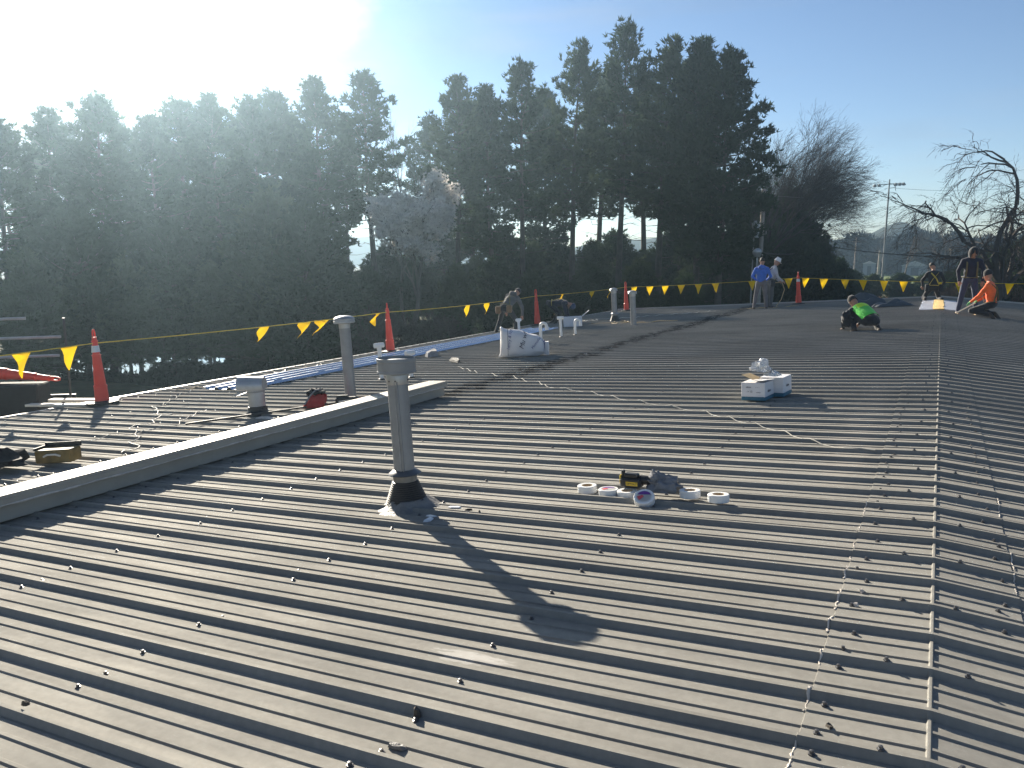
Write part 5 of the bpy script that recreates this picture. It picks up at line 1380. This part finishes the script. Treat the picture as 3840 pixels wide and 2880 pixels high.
# 3 bending worker with tool belt at the eave
x, y = -11.30, 21.0
r3, J3 = person('worker in charcoal hoodie and brown tool belt stooping at the eave', onroof(x, y, RIB), radians(6), dict(pel=(-.06, -.18, .70), up=(.22, .66, .62), head=(.2, .75, .35), arms=(((-.45, .25, -.85), (.1, .3, -.95)), ((.42, .15, -.9), (-.02, .1, -1))), legs=(((-.38, .55, -.80), (-.15, -.5, -.85)), ((.38, .5, -.80), (.12, -.48, -.85)))), C_dgrey, C_black)
hair(r3, J3, C_black, 1.08); hood(r3, J3, C_dgrey, False); harness(r3, J3, C_olive, False, True)
for dx, dz in ((-.19, -.06), (.16, -.02)): pouch(r3, J3['pel'] + Vector((dx, -.09, dz)), (.16, .12, .22), C_brown, 'tool_pouch', .3 * dx)
# 4 crouching worker behind the third cone
x, y = -11.12, 24.1
r4, J4 = person('worker in dark clothes doubled over behind the third cone, blue cap down', onroof(x, y, RIB), radians(-75), dict(pel=(0, -.25, .62), up=(0, 1.0, .12), head=(0, .7, -.6), arms=(((-.2, .2, -1), (0, .25, -1)), ((.2, .25, -1), (0, .2, -1))), legs=(((-.2, .55, -.75), (0, -.75, -.75)), ((.25, .75, -.55), (0, -.45, -.95)))), C_navy, C_black)
hair(r4, J4, C_cap, 1.15); harness(r4, J4, C_yel, False, True)
pouch(r4, J4['pel'] + Vector((-.05, -.12, .04)), (.22, .10, .16), C_dgrey)
# 5 crouching worker in the green vest
x, y = -1.42, 18.35
r5, J5 = person('worker in black crouching low with a bright green back panel', onroof(x, y, RIB), radians(24), dict(pel=(.08, -.16, .22), up=(-.22, .80, .42), head=(-.3, .6, .5), arms=(((-.35, .55, -.75), (.2, .6, -.75)), ((.15, .75, -.65), (-.3, .6, -.7))), legs=(((-.45, .85, .22), (-.05, -.75, -.65)), ((.22, .95, .10), (.0, -.85, -.52))), feet=((0, .9, -.2), (0, .9, -.2))), C_black, C_black)
hair(r5, J5, C_black, 1.1)
b = MB(); P = J5['pel']; r_, u_, f_ = J5['right'], J5['up'], J5['fw']
vs = []; fs = []; n = 9; m_ = 8
for i in range(n):
    for j in range(m_):
        a = (i / (n - 1) - .5) * 2.7; t = .02 + .44 * j / (m_ - 1); wdt = .200 + .01 * sin(t * 6)
        vs.append(P + u_ * t + r_ * wdt * sin(a) - f_ * (.150 + .008 * sin(t * 20 + a * 3)) * cos(a))
for i in range(n - 1):
    for j in range(m_ - 1): fs.append((i * m_ + j, i * m_ + j + 1, (i + 1) * m_ + j + 1, (i + 1) * m_ + j))
b.add(vs, fs, 0); b.m = [1 if (k % (m_ - 1)) >= 5 and 2 <= k // (m_ - 1) <= 6 else 0 for k in range(len(fs))]
b.build('vest_back', [C_green, C_lime], r5, ang=60)
b = MB(); b.blob((0, 0, 0), (.13, .12, .17), 0, Matrix.Translation(P + Vector((-.40, .26, -.02))), 14, 10, .7, 4, 2.4, -.16); b.build('tool_pouch', C_black, r5, ang=60)
# 6 kneeling worker in black with yellow harness
x, y = -.25, 29.6
r6, J6 = person('worker in black with a yellow harness kneeling on the far ridge, back turned', onroof(x, y, RIB + .02), radians(10), dict(pel=(0, -.05, .40), up=(.02, .22, 1), head=(-.3, .5, .8), arms=(((-.5, .25, -.8), (.2, .6, -.7)), ((.5, .25, -.8), (-.2, .6, -.7))), legs=(((-.3, .55, -.72), (-.05, -.95, -.08)), ((.3, .55, -.72), (.05, -.95, -.08))), feet=((0, -.5, -.8), (0, -.5, -.8))), C_black, C_black)
hair(r6, J6); harness(r6, J6, C_yel, False, True)
pouch(r6, J6['pel'] + Vector((.2, -.08, -.02)), (.12, .12, .24), C_black); pouch(r6, J6['pel'] + Vector((-.2, -.08, -.02)), (.12, .12, .24), C_black)
# 7 hooded worker standing
x, y = .60, 23.7
r7, J7 = person('worker in navy hoodie with hood up and jeans, standing with head bowed', onroof(x, y, RIB), radians(188), dict(pel=(0, 0, .90), up=(0, .10, 1), head=(0, .75, .62), arms=(((-.38, .05, -.95), (.12, .25, -.95)), ((.38, .05, -.95), (-.12, .25, -.95))), legs=(((-.14, .06, -1), (-.12, -.05, -1)), ((.16, .02, -1), (.14, -.04, -1)))), C_navy, C_jean, mat('tan_boots', (.42, .30, .17), .7, 0, .2, 20))
hood(r7, J7, C_black); harness(r7, J7, C_olive, True, False)
# 8 kneeling worker in orange
x, y = .98, 23.05
r8, J8 = person('worker in an orange shirt and black beanie sitting back on the knees', onroof(x, y, RIB), radians(72), dict(pel=(.0, -.12, .34), up=(.0, .16, 1), head=(0, .35, .9), arms=(((-.28, .45, -.8), (.1, .75, -.65)), ((.28, .35, -.85), (-.1, .8, -.55))), legs=(((-.25, .95, -.38), (0, -.95, -.18)), ((.25, .95, -.38), (0, -.95, -.18))), feet=((0, -.6, -.7), (0, -.6, -.7))), C_orange, C_black, SHOE, C_gloveg)
hair(r8, J8, C_black, 1.12); harness(r8, J8, C_olive, True, True)
b = MB(); b.tube([Vector((.35, 23.25, roofz(.35, .05))), Vector((.75, 23.15, roofz(.75, .35)))], .018, 6); tag(b.build('wood_lever', M_ply), 'pale wooden lever beside the knees of the worker in orange', 'lever')
# haze: thin air paling the hills, added mainly to imitate lens glare at left
hz = MB(); hz.box((0, 200, 7.65), (1400, 560, 26.3))
ho = hz.build('haze', [], smooth=False)
mh = bpy.data.materials.new('veil_haze'); mh.use_nodes = True; nt = mh.node_tree; nt.nodes.clear()
o_ = nt.nodes.new('ShaderNodeOutputMaterial'); pv = nt.nodes.new('ShaderNodeVolumePrincipled')
pv.inputs['Color'].default_value = (.56, .80, 1.0, 1); pv.inputs['Density'].default_value = .00097; pv.inputs['Anisotropy'].default_value = .80
nt.links.new(pv.outputs[0], o_.inputs['Volume'])
ho.data.materials.append(mh); tag(ho, 'thin sunlit haze added to imitate lens glare over the left trees', 'haze', None, 'stuff')
